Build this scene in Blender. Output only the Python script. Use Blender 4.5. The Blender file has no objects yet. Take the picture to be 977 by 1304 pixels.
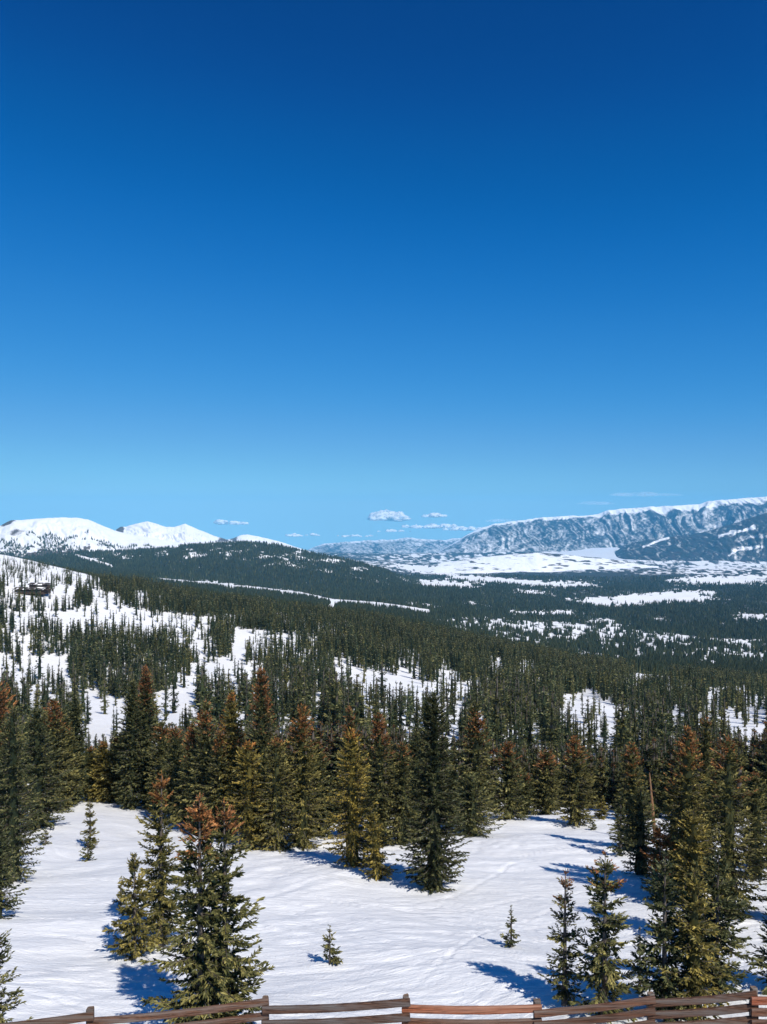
import bpy, math
import numpy as np

SC = bpy.context.scene
COL = SC.collection
F = 981.0            # focal length in photo pixels
CX, CY = 488.5, 652.0

# ------------------------------------------------------------------ camera
cam_d = bpy.data.cameras.new("camera")
cam = bpy.data.objects.new("camera", cam_d)
COL.objects.link(cam)
cam.location = (0, 0, 0)
cam.rotation_euler = (math.radians(90), 0, 0)
cam_d.sensor_fit = 'VERTICAL'
cam_d.sensor_height = 36.0
cam_d.lens = 36.0 * F / 1304.0
cam_d.clip_start = 0.1
cam_d.clip_end = 120000.0
SC.camera = cam

# ------------------------------------------------------------------ light
SUN_EL = math.radians(47)
SUN_AZ = math.radians(147)      # clockwise from +Y (the view direction): behind, to the right
SKY_STRENGTH = 0.076
world = bpy.data.worlds.new("World")
SC.world = world
world.use_nodes = True
wn = world.node_tree
sky = wn.nodes.new("ShaderNodeTexSky")
sky.sky_type = 'NISHITA'
sky.sun_disc = False
sky.sun_elevation = SUN_EL
sky.sun_rotation = SUN_AZ
sky.altitude = 3400
sky.air_density = 1.0
sky.dust_density = 0.0
sky.ozone_density = 6.0
bg = wn.nodes["Background"]
bg.inputs["Strength"].default_value = SKY_STRENGTH
tc = wn.nodes.new("ShaderNodeTexCoord")            # keep the horizon colour below the horizon line
sx = wn.nodes.new("ShaderNodeSeparateXYZ"); cx = wn.nodes.new("ShaderNodeCombineXYZ")
mxz = wn.nodes.new("ShaderNodeMath"); mxz.operation = 'MAXIMUM'; mxz.inputs[1].default_value = 0.012
wn.links.new(tc.outputs["Generated"], sx.inputs[0])
wn.links.new(sx.outputs[0], cx.inputs[0]); wn.links.new(sx.outputs[1], cx.inputs[1])
wn.links.new(sx.outputs[2], mxz.inputs[0]); wn.links.new(mxz.outputs[0], cx.inputs[2])
wn.links.new(cx.outputs[0], sky.inputs[0])
def vscale(sock, k):
    v = wn.nodes.new("ShaderNodeVectorMath"); v.operation = 'SCALE'; v.inputs[3].default_value = k
    wn.links.new(sock, v.inputs[0]); return v.outputs[0]
cv = wn.nodes.new("ShaderNodeRGBCurve")            # deep polarised blue of the high-altitude sky
SKY_CURVES = [[(0, 0), (.055, .0), (.075, .006), (.10, .022), (.14, .05), (.225, .125), (.43, .25), (.57, .33), (1, .52)],
              [(0, 0), (.081, .052), (.109, .098), (.148, .158), (.224, .25), (.407, .41), (.635, .575), (1, .73)],
              [(0, 0), (.10, .11), (.185, .25), (.241, .38), (.317, .52), (.45, .66), (.675, .79), (1, .90)]]
cv.mapping.use_clip = False
for i, pts in enumerate(SKY_CURVES):
    c = cv.mapping.curves[i]
    while len(c.points) < len(pts): c.points.new(0.5, 0.5)
    for p, q in zip(c.points, pts): p.location = q; p.handle_type = 'AUTO_CLAMPED'
cv.mapping.update()
wn.links.new(vscale(sky.outputs["Color"], 0.085), cv.inputs["Color"])
wn.links.new(vscale(cv.outputs["Color"], 1 / 0.085), bg.inputs["Color"])

sun_d = bpy.data.lights.new("sun", 'SUN')
sun_d.energy = 4.9
sun_d.angle = math.radians(0.5)
sun_d.color = (1.0, 0.955, 0.88)
sun = bpy.data.objects.new("sun", sun_d)
COL.objects.link(sun)
sun.rotation_euler = (math.pi / 2 - SUN_EL, 0, math.pi - SUN_AZ)   # lamp's +Z points at the sun
SC.view_settings.view_transform = 'Standard'
SC.view_settings.look = 'None'
SC.view_settings.exposure = 0.12
SC.view_settings.gamma = 1.0
SC.view_settings.use_curve_mapping = False
SC.render.engine = 'CYCLES'
SC.cycles.max_bounces = 8
SC.cycles.diffuse_bounces = 2
SC.cycles.volume_bounces = 8
SC.cycles.use_denoising = True

# ------------------------------------------------------------------ noise
def _hash(ix, iy, seed):
    h = (ix.astype(np.int64) * 374761393 + iy.astype(np.int64) * 668265263 + seed * 1442695041) & 0xFFFFFFFF
    h = ((h ^ (h >> 13)) * 1274126177) & 0xFFFFFFFF
    h = (h ^ (h >> 16)) & 0xFFFFFFFF
    return h.astype(np.float64) / 4294967295.0

def vnoise(x, y, seed=0):
    x = np.asarray(x, float); y = np.asarray(y, float)
    ix = np.floor(x); iy = np.floor(y)
    fx = x - ix; fy = y - iy
    fx = fx * fx * fx * (fx * (fx * 6 - 15) + 10); fy = fy * fy * fy * (fy * (fy * 6 - 15) + 10)
    a = _hash(ix, iy, seed); b = _hash(ix + 1, iy, seed)
    c = _hash(ix, iy + 1, seed); d = _hash(ix + 1, iy + 1, seed)
    return (a * (1 - fx) + b * fx) * (1 - fy) + (c * (1 - fx) + d * fx) * fy

def fbm(x, y, octv=4, seed=0, gain=0.5):
    s = 0.0; a = 1.0; t = 0.0
    for o in range(octv):
        s = s + a * vnoise(x * 2 ** o + 17.3 * o, y * 2 ** o - 9.1 * o, seed + o * 31)
        t += a; a *= gain
    return s / t          # 0..1

def sstep(a, b, x):
    t = np.clip((x - a) / (b - a), 0, 1)
    return t * t * (3 - 2 * t)

# ------------------------------------------------------------------ mesh helpers
def quad_mesh(name, V, Q, attrs=None, mat_index=None, smooth=False):
    me = bpy.data.meshes.new(name)
    V = np.ascontiguousarray(V, dtype=np.float32); Q = np.ascontiguousarray(Q, dtype=np.int32)
    me.vertices.add(len(V)); me.vertices.foreach_set("co", V.ravel())
    n, k = Q.shape
    me.loops.add(n * k); me.loops.foreach_set("vertex_index", Q.ravel())
    me.polygons.add(n); me.polygons.foreach_set("loop_start", np.arange(0, n * k, k, dtype=np.int32))
    if mat_index is not None:
        me.polygons.foreach_set("material_index", np.asarray(mat_index, dtype=np.int32))
    me.polygons.foreach_set("use_smooth", np.full(n, smooth))
    for an, (dom, val) in (attrs or {}).items():
        at = me.attributes.new(an, 'FLOAT', dom)
        at.data.foreach_set("value", np.asarray(val, dtype=np.float32))
    me.update(calc_edges=True)
    return me

def link(name, me, mats, parent=None, loc=(0, 0, 0)):
    o = bpy.data.objects.new(name, me)
    for m in mats:
        if m.name not in [x.name for x in me.materials if x]:
            me.materials.append(m)
    COL.objects.link(o)
    o.location = loc
    o.parent = parent
    return o

def tag(o, label, cat=None, group=None, kind=None):
    o["label"] = label
    if cat: o["category"] = cat
    if group: o["group"] = group
    if kind: o["kind"] = kind
    return o

def empty(name, loc, rz=0.0):
    o = bpy.data.objects.new(name, None)
    o.empty_display_size = 0.3
    COL.objects.link(o)
    o.location = loc
    o.rotation_euler = (0, 0, rz)
    return o

# ------------------------------------------------------------------ materials
class NT:
    def __init__(s, name):
        s.m = bpy.data.materials.new(name); s.m.use_nodes = True
        s.t = s.m.node_tree; s.t.nodes.clear()
        s.out = s.n("ShaderNodeOutputMaterial")
    def n(s, t, **kw):
        x = s.t.nodes.new(t)
        for k, v in kw.items(): setattr(x, k, v)
        return x
    def l(s, a, b): s.t.links.new(a, b)
    def val(s, sock, v):
        if hasattr(v, "is_linked") or hasattr(v, "links"): s.l(v, sock)
        else: sock.default_value = v
    def math(s, op, a, b=0.0, clamp=False):
        x = s.n("ShaderNodeMath", operation=op, use_clamp=clamp)
        s.val(x.inputs[0], a); s.val(x.inputs[1], b); return x.outputs[0]
    def mix(s, f, a, b, typ='MIX'):
        x = s.n("ShaderNodeMix", data_type='RGBA', blend_type=typ)
        s.val(x.inputs[0], f); s.val(x.inputs[6], a); s.val(x.inputs[7], b); return x.outputs[2]
    def ramp(s, f, pts):
        x = s.n("ShaderNodeValToRGB"); s.val(x.inputs[0], f)
        e = x.color_ramp.elements
        while len(e) < len(pts): e.new(0.5)
        for i, (p, c) in enumerate(pts):
            e[i].position = p; e[i].color = c if len(c) == 4 else (*c, 1)
        return x.outputs[0]
    def mapr(s, v, a, b, c=0.0, d=1.0):
        x = s.n("ShaderNodeMapRange"); s.val(x.inputs[0], v)
        for i, q in enumerate((a, b, c, d)): x.inputs[i + 1].default_value = q
        return x.outputs[0]
    def pos(s): return s.n("ShaderNodeNewGeometry").outputs["Position"]
    def objco(s): return s.n("ShaderNodeTexCoord").outputs["Object"]
    def mapping(s, v, scale=(1, 1, 1), rot=(0, 0, 0)):
        x = s.n("ShaderNodeMapping"); s.l(v, x.inputs[0])
        x.inputs["Scale"].default_value = scale; x.inputs["Rotation"].default_value = rot
        return x.outputs[0]
    def noise(s, v, scale, detail=4, rough=0.55, dist=0.0):
        x = s.n("ShaderNodeTexNoise"); s.l(v, x.inputs["Vector"])
        x.inputs["Scale"].default_value = scale; x.inputs["Detail"].default_value = detail
        x.inputs["Roughness"].default_value = rough; x.inputs["Distortion"].default_value = dist
        return x.outputs["Fac"]
    def attr(s, name, typ='GEOMETRY'):
        x = s.n("ShaderNodeAttribute", attribute_type=typ, attribute_name=name); return x.outputs["Fac"]
    def bsdf(s, col, rough=0.8, spec=0.2, normal=None, sub=0.0):
        b = s.n("ShaderNodeBsdfPrincipled")
        s.val(b.inputs["Base Color"], col); s.val(b.inputs["Roughness"], rough)
        b.inputs["Specular IOR Level"].default_value = spec
        if normal is not None: s.l(normal, b.inputs["Normal"])
        s.l(b.outputs[0], s.out.inputs["Surface"]); return b
    def bump(s, h, strength, dist):
        b = s.n("ShaderNodeBump"); b.inputs["Strength"].default_value = strength
        b.inputs["Distance"].default_value = dist; s.l(h, b.inputs["Height"]); return b.outputs[0]

SNOW = (0.91, 0.91, 0.905, 1)
FOREST_FAR = (0.022, 0.034, 0.024, 1)

def mat_ground():
    m = NT("snow_ground"); p = m.pos()
    wv = m.n("ShaderNodeTexNoise"); m.l(p, wv.inputs["Vector"]); wv.inputs["Scale"].default_value = 0.085; wv.inputs["Detail"].default_value = 2
    dv = m.n("ShaderNodeVectorMath", operation='MULTIPLY_ADD'); m.l(wv.outputs["Color"], dv.inputs[0]); dv.inputs[1].default_value = (9, 9, 0); m.l(p, dv.inputs[2])
    p0 = p; p = dv.outputs[0]
    big = m.noise(m.mapping(p, (0.10, 0.34, 0.2)), 1.0, 5, 0.6, 0.6)
    fine = m.noise(m.mapping(p, (0.7, 4.5, 1.0), (0, 0, 0.22)), 1.0, 6, 0.7, 0.6)
    fine2 = m.noise(m.mapping(p, (0.9, 5.5, 1.0), (0, 0, -0.25)), 1.0, 5, 0.7, 0.9)
    p = p0
    grain = m.noise(p, 9.0, 4, 0.7)
    dirt = m.math('MULTIPLY', m.mapr(big, 0.42, 0.62), m.mapr(fine, 0.35, 0.7))
    scr = m.mapr(m.math('ADD', fine, fine2), 0.80, 1.16)
    snow = m.mix(m.math('MULTIPLY', scr, .75), m.mix(dirt, SNOW, (0.78, 0.782, 0.787, 1)), (0.74, 0.743, 0.752, 1))
    # far land: dark forest floor patches broken into speckle
    f = m.attr("forest")
    sp = m.noise(m.mapping(p, (0.022, 0.011, 0.02)), 1.0, 5, 0.75)
    fm = m.mapr(m.math('ADD', f, m.math('MULTIPLY', m.math('SUBTRACT', sp, 0.5), 0.8)), 0.40, 0.58)
    fm = m.math('MULTIPLY', fm, m.math('GREATER_THAN', f, 0.02))
    dk = m.mix(m.noise(m.mapping(p, (0.004, 0.002, 0.004)), 1.0, 4), FOREST_FAR, (0.05, 0.047, 0.035, 1))
    col = m.mix(fm, snow, dk)
    hgt = m.math('ADD', m.math('MULTIPLY', fine, 0.6), m.math('ADD', m.math('MULTIPLY', fine2, 0.5), m.math('MULTIPLY', grain, 0.40)))
    nb = m.bump(hgt, 0.75, 0.10)
    m.bsdf(col, 0.75, 0.25, nb)
    return m.m

def mat_mountain(name, lo=0.44, hi=0.56, snow=SNOW, dark=FOREST_FAR, sc=(0.004, 0.003, 0.006), amp=1.3, rock=(0.10, 0.085, 0.075, 1)):
    m = NT(name); p = m.pos()
    f = m.attr("forest")
    sp = m.noise(m.mapping(p, sc), 1.0, 7, 0.68, 0.4)
    fm = m.mapr(m.math('ADD', f, m.math('MULTIPLY', m.math('SUBTRACT', sp, 0.5), amp)), lo, hi)
    dk = m.mix(m.mapr(m.noise(m.mapping(p, tuple(2.2 * x for x in sc)), 1.0, 4), 0.4, 0.65), dark, rock)
    col = m.mix(fm, snow, dk)
    nb = m.bump(m.noise(m.mapping(p, tuple(0.8 * x for x in sc)), 1.0, 6, 0.6), 0.5, 60.0)
    m.bsdf(col, 0.85, 0.1, nb)
    return m.m

def mat_needles(name, tones, rough=0.55):
    m = NT(name)
    tone = m.attr("tone"); ol = m.attr("olive")
    oi = m.n("ShaderNodeObjectInfo")
    sep = m.n("ShaderNodeSeparateColor"); m.l(oi.outputs["Color"], sep.inputs[0])
    olv = m.math('ADD', ol, sep.outputs[0], clamp=True)
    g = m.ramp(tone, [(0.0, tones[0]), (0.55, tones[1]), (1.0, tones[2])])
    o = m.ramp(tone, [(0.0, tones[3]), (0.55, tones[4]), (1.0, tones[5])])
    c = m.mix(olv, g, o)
    br = m.n("ShaderNodeCombineColor")
    for i in range(3): m.l(sep.outputs[1], br.inputs[i])
    c = m.mix(1.0, c, br.outputs[0], 'MULTIPLY')
    b = m.n("ShaderNodeBsdfDiffuse"); m.l(c, b.inputs[0])
    t = m.n("ShaderNodeBsdfTranslucent"); m.l(c, t.inputs[0])
    mx = m.n("ShaderNodeMixShader"); mx.inputs[0].default_value = 0.22
    m.l(b.outputs[0], mx.inputs[1]); m.l(t.outputs[0], mx.inputs[2])
    g2 = m.n("ShaderNodeBsdfGlossy"); g2.inputs["Roughness"].default_value = 0.5
    g2.inputs["Color"].default_value = (0.8, 0.85, 0.75, 1)
    mx2 = m.n("ShaderNodeMixShader"); mx2.inputs[0].default_value = 0.018
    m.l(mx.outputs[0], mx2.inputs[1]); m.l(g2.outputs[0], mx2.inputs[2])
    m.l(mx2.outputs[0], m.out.inputs["Surface"])
    return m.m

def mat_wood(name, a, b, scale=(1, 1, 1), grey=(0.16, 0.145, 0.13, 1), tint=True):
    m = NT(name); p = m.objco()
    oi = m.n("ShaderNodeObjectInfo")
    g = m.noise(m.mapping(p, scale), 6.0, 6, 0.7, 0.5)
    big = m.noise(m.mapping(p, tuple(0.25 * x for x in scale)), 6.0, 3, 0.6)
    c = m.mix(m.mapr(g, 0.36, 0.66), a, b)
    c = m.mix(m.mapr(big, 0.42, 0.68), c, grey)
    if tint: c = m.mix(1.0, c, oi.outputs["Color"], 'MULTIPLY')
    m.bsdf(c, 0.85, 0.15, m.bump(g, 0.6, 0.02))
    return m.m

M_GROUND = mat_ground()
M_NEEDLE = mat_needles("conifer_needles",
    [(0.011, 0.021, 0.013), (0.051, 0.071, 0.035), (0.195, 0.20, 0.093),
     (0.030, 0.028, 0.008), (0.155, 0.118, 0.026), (0.36, 0.26, 0.055)])
M_CONE = mat_needles("cone_brown",
    [(0.045, 0.020, 0.011), (0.19, 0.078, 0.038), (0.38, 0.175, 0.085),
     (0.07, 0.032, 0.009), (0.27, 0.12, 0.03), (0.46, 0.23, 0.06)])
M_BARK = mat_wood("conifer_bark", (0.075, 0.06, 0.048, 1), (0.13, 0.105, 0.085, 1), (1, 1, 0.3), tint=False)
M_SNAG = mat_wood("bare_orange_wood", (0.17, 0.085, 0.04, 1), (0.30, 0.155, 0.07, 1), (1, 1, 0.15), (0.22, 0.14, 0.09, 1))

# ------------------------------------------------------------------ terrain: rows of the ground at given depths, per photo column
DK = np.array([56, 75, 100, 140, 180, 220, 260, 340, 420, 520, 600, 700, 900, 1500, 2500, 4000, 6000, 9000, 12000, 26000], float)
PK = np.array([0, 125, 250, 488, 730, 977], float)
ROWS = np.array([
    [1037, 1000, 962, 930, 906, 880, 855, 795, 752, 722, 711, 704, 712, 732, 726, 714, 704, 700, 699, 699],
    [1037, 1000, 962, 930, 906, 882, 858, 805, 768, 745, 738, 736, 740, 741, 730, 716, 706, 701, 700, 700],
    [1037, 1000, 962, 930, 907, 885, 865, 825, 792, 768, 764, 764, 766, 757, 737, 714, 702, 698, 698, 700],
    [1037, 1004, 966, 932, 908, 888, 870, 840, 816, 800, 796, 795, 794, 780, 758, 738, 727, 716, 706, 704],
    [1037, 1024, 998, 958, 930, 908, 893, 873, 860, 851, 849, 848, 846, 813, 776, 748, 730, 717, 701.5, 700],
    [1037, 1026, 1004, 968, 942, 923, 909, 891, 881, 874, 872, 870, 860, 822, 781, 751, 731, 717, 702, 694]], float)
LG = np.linspace(math.log(6), math.log(26000), 900)
PG = np.linspace(-160, 1140, 131)
def _build():
    tab = np.zeros((len(PG), len(LG)))
    tmp = np.zeros((len(PK), len(LG)))
    for i in range(len(PK)):
        tmp[i] = np.interp(LG, np.log(DK), ROWS[i])
    for j in range(len(LG)):
        tab[:, j] = np.interp(PG, PK, tmp[:, j])
    near = CY + F * (6.3 / np.exp(LG) + 0.28)
    w = sstep(math.log(48), math.log(60), LG)
    tab = near[None, :] * (1 - w) + tab * w
    k = np.exp(-0.5 * (np.arange(-9, 10) / 4.0) ** 2); k /= k.sum()
    sm = np.stack([np.convolve(np.pad(r, 9, mode='edge'), k, 'valid') for r in tab])
    ww = sstep(math.log(46), math.log(70), LG)[None, :]
    tab = tab * (1 - ww) + sm * ww
    kp = np.exp(-0.5 * (np.arange(-6, 7) / 2.5) ** 2); kp /= kp.sum()
    tab = np.stack([np.convolve(np.pad(c, 6, mode='edge'), kp, 'valid') for c in tab.T]).T
    return tab
TAB = _build()

def row_of(px, d):
    px = np.clip(np.asarray(px, float), PG[0], PG[-1]); ld = np.clip(np.log(np.maximum(d, 1e-3)), LG[0], LG[-1])
    u = (px - PG[0]) / (PG[1] - PG[0]); v = (ld - LG[0]) / (LG[1] - LG[0])
    i = np.clip(np.floor(u).astype(int), 0, len(PG) - 2); j = np.clip(np.floor(v).astype(int), 0, len(LG) - 2)
    a = u - i; b = v - j
    return (TAB[i, j] * (1 - a) + TAB[i + 1, j] * a) * (1 - b) + (TAB[i, j + 1] * (1 - a) + TAB[i + 1, j + 1] * a) * b

_tr = np.random.default_rng(77)
TRACKS = []
for _k in range(60):                       # ski tracks: (x, y, heading, swing, wavelength, phase, width, depth)
    _y = _tr.uniform(15, 50)
    TRACKS.append((_tr.uniform(-.5, .5) * _y, _y, _tr.normal(0, .28) + (0.45 if _k % 7 == 0 else 0), _tr.uniform(.3, 1.6), _tr.uniform(9, 20), _tr.uniform(0, 6.28),
                   _tr.uniform(.07, .13), _tr.uniform(.012, .034)))
def ground_z(x, y):
    x = np.asarray(x, float); y = np.asarray(y, float)
    r = np.sqrt(x * x + y * y) + 1e-6
    th = np.clip(np.arctan2(x, y), -math.radians(33), math.radians(33))
    d = r * np.cos(th)
    px = CX + F * np.tan(th)
    dd = np.maximum(d, 8.0)
    z = -(row_of(px, dd) - CY) / F * dd
    # snow relief: soft moguls and ski-carved ribs close by, rolling ground further out
    near = 1 - sstep(60, 160, d)
    wx = x + 1.6 * (vnoise(x * 0.11, y * 0.11, 5) - .5) * 6; wy = y + 1.6 * (vnoise(x * 0.09, y * 0.09, 9) - .5) * 5
    z = z + near * (0.85 * (fbm(wx * 0.10, wy * 0.16, 3, 3) - .5))
    a = wx * 0.97 + wy * 0.25; b = -wx * 0.25 + wy * 0.97
    z = z + near * 0.06 * (np.abs(vnoise(a * 0.20, b * 1.7, 21) - .5) * 2 - .5)
    a = wx * 0.96 - wy * 0.28; b = wx * 0.28 + wy * 0.96
    z = z + near * 0.05 * (np.abs(vnoise(a * 0.26, b * 2.6, 44) - .5) * 2 - .5)
    if z.size > 5 and np.any(d < 60):
        k = (d < 62) & (d > 9); xs = x[k]; ys = y[k]; g = np.zeros(xs.shape)
        for (x0, y0, ang, A, lam, ph, w, h) in TRACKS:
            ca, sa = math.cos(ang), math.sin(ang)
            a = (xs - x0) * ca + (ys - y0) * sa; b = -(xs - x0) * sa + (ys - y0) * ca
            dist = np.abs(b - A * np.sin(a / lam * 2 * np.pi + ph))
            fade = sstep(lam * 1.3, lam * .7, np.abs(a))
            g += fade * h * (-np.exp(-(dist / w) ** 2) + .55 * np.exp(-((dist - 1.9 * w) / w) ** 2))
        z = z.copy(); z[k] += g
    mid = sstep(60, 150, d) * (1 - sstep(9000, 15000, d))
    ld = np.log(dd)
    amp = np.where(d < 700, 0.006, 0.004)
    z = z + mid * dd * amp * (fbm(px / 110.0, ld * 5.0, 4, 77) - .5) * 2
    return z

DEPTHS = np.exp(np.linspace(math.log(8), math.log(20000), 2600))
def at(px, row):
    """the ground point seen at photo pixel (px, row): x, y, z"""
    x = (px - CX) / F * DEPTHS
    z = ground_z(x, DEPTHS)
    rr = CY - F * z / DEPTHS
    k = int(np.argmax(rr <= row))
    d = float(DEPTHS[k])
    return (px - CX) / F * d, d, float(z[k])

# regions of open snow (photo outlines of the ski runs and meadows), used to decide where no tree grows
def inside(poly, px, py):
    px = np.asarray(px, float); py = np.asarray(py, float)
    res = np.zeros(px.shape, bool); n = len(poly)
    for i in range(n):
        x0, y0 = poly[i]; x1, y1 = poly[(i + 1) % n]
        c = ((y0 > py) != (y1 > py)) & (px < (x1 - x0) * (py - y0) / ((y1 - y0) or 1e-9) + x0)
        res ^= c
    return res

def band(pts, w0, w1=None):
    w1 = w0 if w1 is None else w1
    n = len(pts); up = []; dn = []
    for i, (x, y) in enumerate(pts):
        w = w0 + (w1 - w0) * i / max(1, n - 1)
        up.append((x, y - w / 2)); dn.append((x, y + w / 2))
    return up + dn[::-1]

RUNS = [
    [(-60, 834), (88, 836), (84, 850), (-60, 849)],
    [(98, 893), (130, 888), (160, 892), (163, 912), (130, 918), (104, 908)],
    [(194, 892), (203, 882), (235, 880), (246, 890), (236, 900), (197, 903)],
    [(303, 803), (312, 803), (306, 852), (296, 852)],
    band([(300, 806), (330, 806), (362, 811), (405, 816)], 9, 3),
    band([(245, 851), (300, 853), (335, 856)], 13),
    band([(428, 853), (470, 860), (530, 873), (590, 880)], 15, 9),
    [(718, 884), (745, 885), (775, 895), (775, 910), (750, 905), (738, 912), (722, 900)],
    band([(850, 915), (905, 918), (940, 925)], 9),
    [(915, 915), (985, 925), (985, 990), (962, 985), (945, 950)],
    band([(807, 852), (853, 853)], 8),
    [(8, 744), (70, 742), (98, 750), (90, 761), (8, 761)],
    [(120, 752), (150, 757), (160, 775), (270, 788), (262, 800), (150, 790), (128, 778)],
    band([(20, 783), (70, 782), (125, 789), (200, 797)], 7),
    [(545, 945), (575, 930), (590, 985), (560, 1000)],
]
def tree_blocked(px, row, hpx):
    b = np.zeros(np.shape(px), bool)
    for k in (0.0, 0.3, 0.6, 0.85):
        for o in (-.13, .13):
            for poly in RUNS: b |= inside(poly, px + o * hpx * (1.1 - k), row - k * hpx)
    return b

MEADOWS = [
    band([(200, 738), (330, 750), (385, 757), (425, 766), (470, 769), (505, 773), (548, 780)], 4.5, 7),
    [(427, 763), (436, 764), (428, 774), (421, 784), (409, 784), (416, 773)],
    [(503, 718), (540, 721), (577, 727), (577, 732), (540, 730), (503, 722)],
    [(720, 765), (800, 757), (905, 751), (910, 764), (840, 769), (760, 773)],
    band([(655, 753), (700, 755)], 5), band([(532, 743), (609, 745)], 8),
    band([(503, 765), (530, 769), (552, 773)], 3), band([(652, 781), (735, 780)], 5),
    [(755, 788), (790, 790), (785, 802), (765, 800)], band([(945, 786), (990, 787)], 8),
    band([(575, 735), (650, 740), (700, 745), (760, 744)], 7), band([(860, 740), (977, 738)], 10),
    band([(255, 741), (300, 744)], 3), band([(590, 766), (620, 772)], 3),
]
def meadow(px, row, px0=None, row0=None):
    b = np.zeros(np.shape(px), bool)
    if px0 is not None:
        for poly in MEADOWS[:2]: b |= inside(poly, px0, row0)
    for poly in MEADOWS[2:]: b |= inside(poly, px, row)
    return b
SPARSE = [(545, 790), (620, 783), (700, 790), (800, 800), (900, 812), (977, 815), (977, 850), (900, 850), (750, 842), (600, 815)]
def forest_mask(px, row, d):
    """0..1, how wooded the far land is"""
    n = fbm(px / 60.0, np.log(d) * 7.0, 5, 401)
    hf = fbm(px / 6.0, np.log(d) * 45.0, 4, 415, .65)
    f = 0.74 + (n - 0.5) * 0.55 + (hf - .5) * .35
    f = np.where(inside(SPARSE, px, row), .44 + (n - .5) * .5 + (hf - .5) * 1.3, f)
    far = sstep(5000, 6500, d)
    f = f - far * 0.04
    right = sstep(760, 900, px) * sstep(4300, 5200, d)
    f = f - right * 0.06 - .16 * far * sstep(400, 640, px) + far * (hf - .5) * 1.2
    wob = (fbm(px / 16.0, row / 2.2, 4, 77, .7) - .5); wob2 = (fbm(px / 5.0 + 50, row / 1.3, 3, 78, .7) - .5)
    mm = meadow(px + wob * 75 + wob2 * 25, row + wob2 * 9 + wob * 5, px + wob2 * 5, row + wob2 * 1.5)
    return np.where(mm, np.clip(.04 + 1.2 * (hf - .55), .04, .5), np.clip(f, 0.04, 1))

# ------------------------------------------------------------------ ground sheet
def build_ground():
    half = math.radians(30)
    th_in = np.arctan(np.linspace(math.tan(-half), math.tan(half), 540))
    th_out = np.linspace(half, 2 * math.pi - half, 70)[1:-1]
    th = np.concatenate([th_in, th_out])
    r = np.concatenate([np.array([0.4, 2, 5, 8, 11]), np.exp(np.linspace(math.log(13), math.log(62), 230)),
                        np.exp(np.linspace(math.log(62), math.log(650), 190))[1:],
                        np.exp(np.linspace(math.log(650), math.log(6000), 230))[1:],
                        np.exp(np.linspace(math.log(6000), math.log(23500), 60))[1:]])
    T, Rr = np.meshgrid(th, r, indexing='ij')
    X = Rr * np.sin(T); Y = Rr * np.cos(T)
    Z = ground_z(X, Y)
    thc = np.clip(np.arctan2(X, Y), -math.radians(33), math.radians(33))
    D = np.maximum(Rr * np.cos(thc), 1); px = CX + F * np.tan(thc); row = CY - F * Z / D
    fm = forest_mask(px, row, D) * sstep(620, 900, D)
    nt, nr = T.shape
    idx = np.arange(nt * nr).reshape(nt, nr)
    a = idx; b = np.roll(idx, -1, axis=0)
    Q = np.stack([a[:, :-1], b[:, :-1], b[:, 1:], a[:, 1:]], axis=-1).reshape(-1, 4)[:, ::-1]
    V = np.stack([X, Y, Z], -1).reshape(-1, 3)
    me = quad_mesh("ground", V, Q, {"forest": ('POINT', fm.ravel())}, smooth=True)
    o = link("snowy_ground", me, [M_GROUND])
    tag(o, "snow covered slope falling away to the wooded valley", kind="structure")
build_ground()

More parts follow.
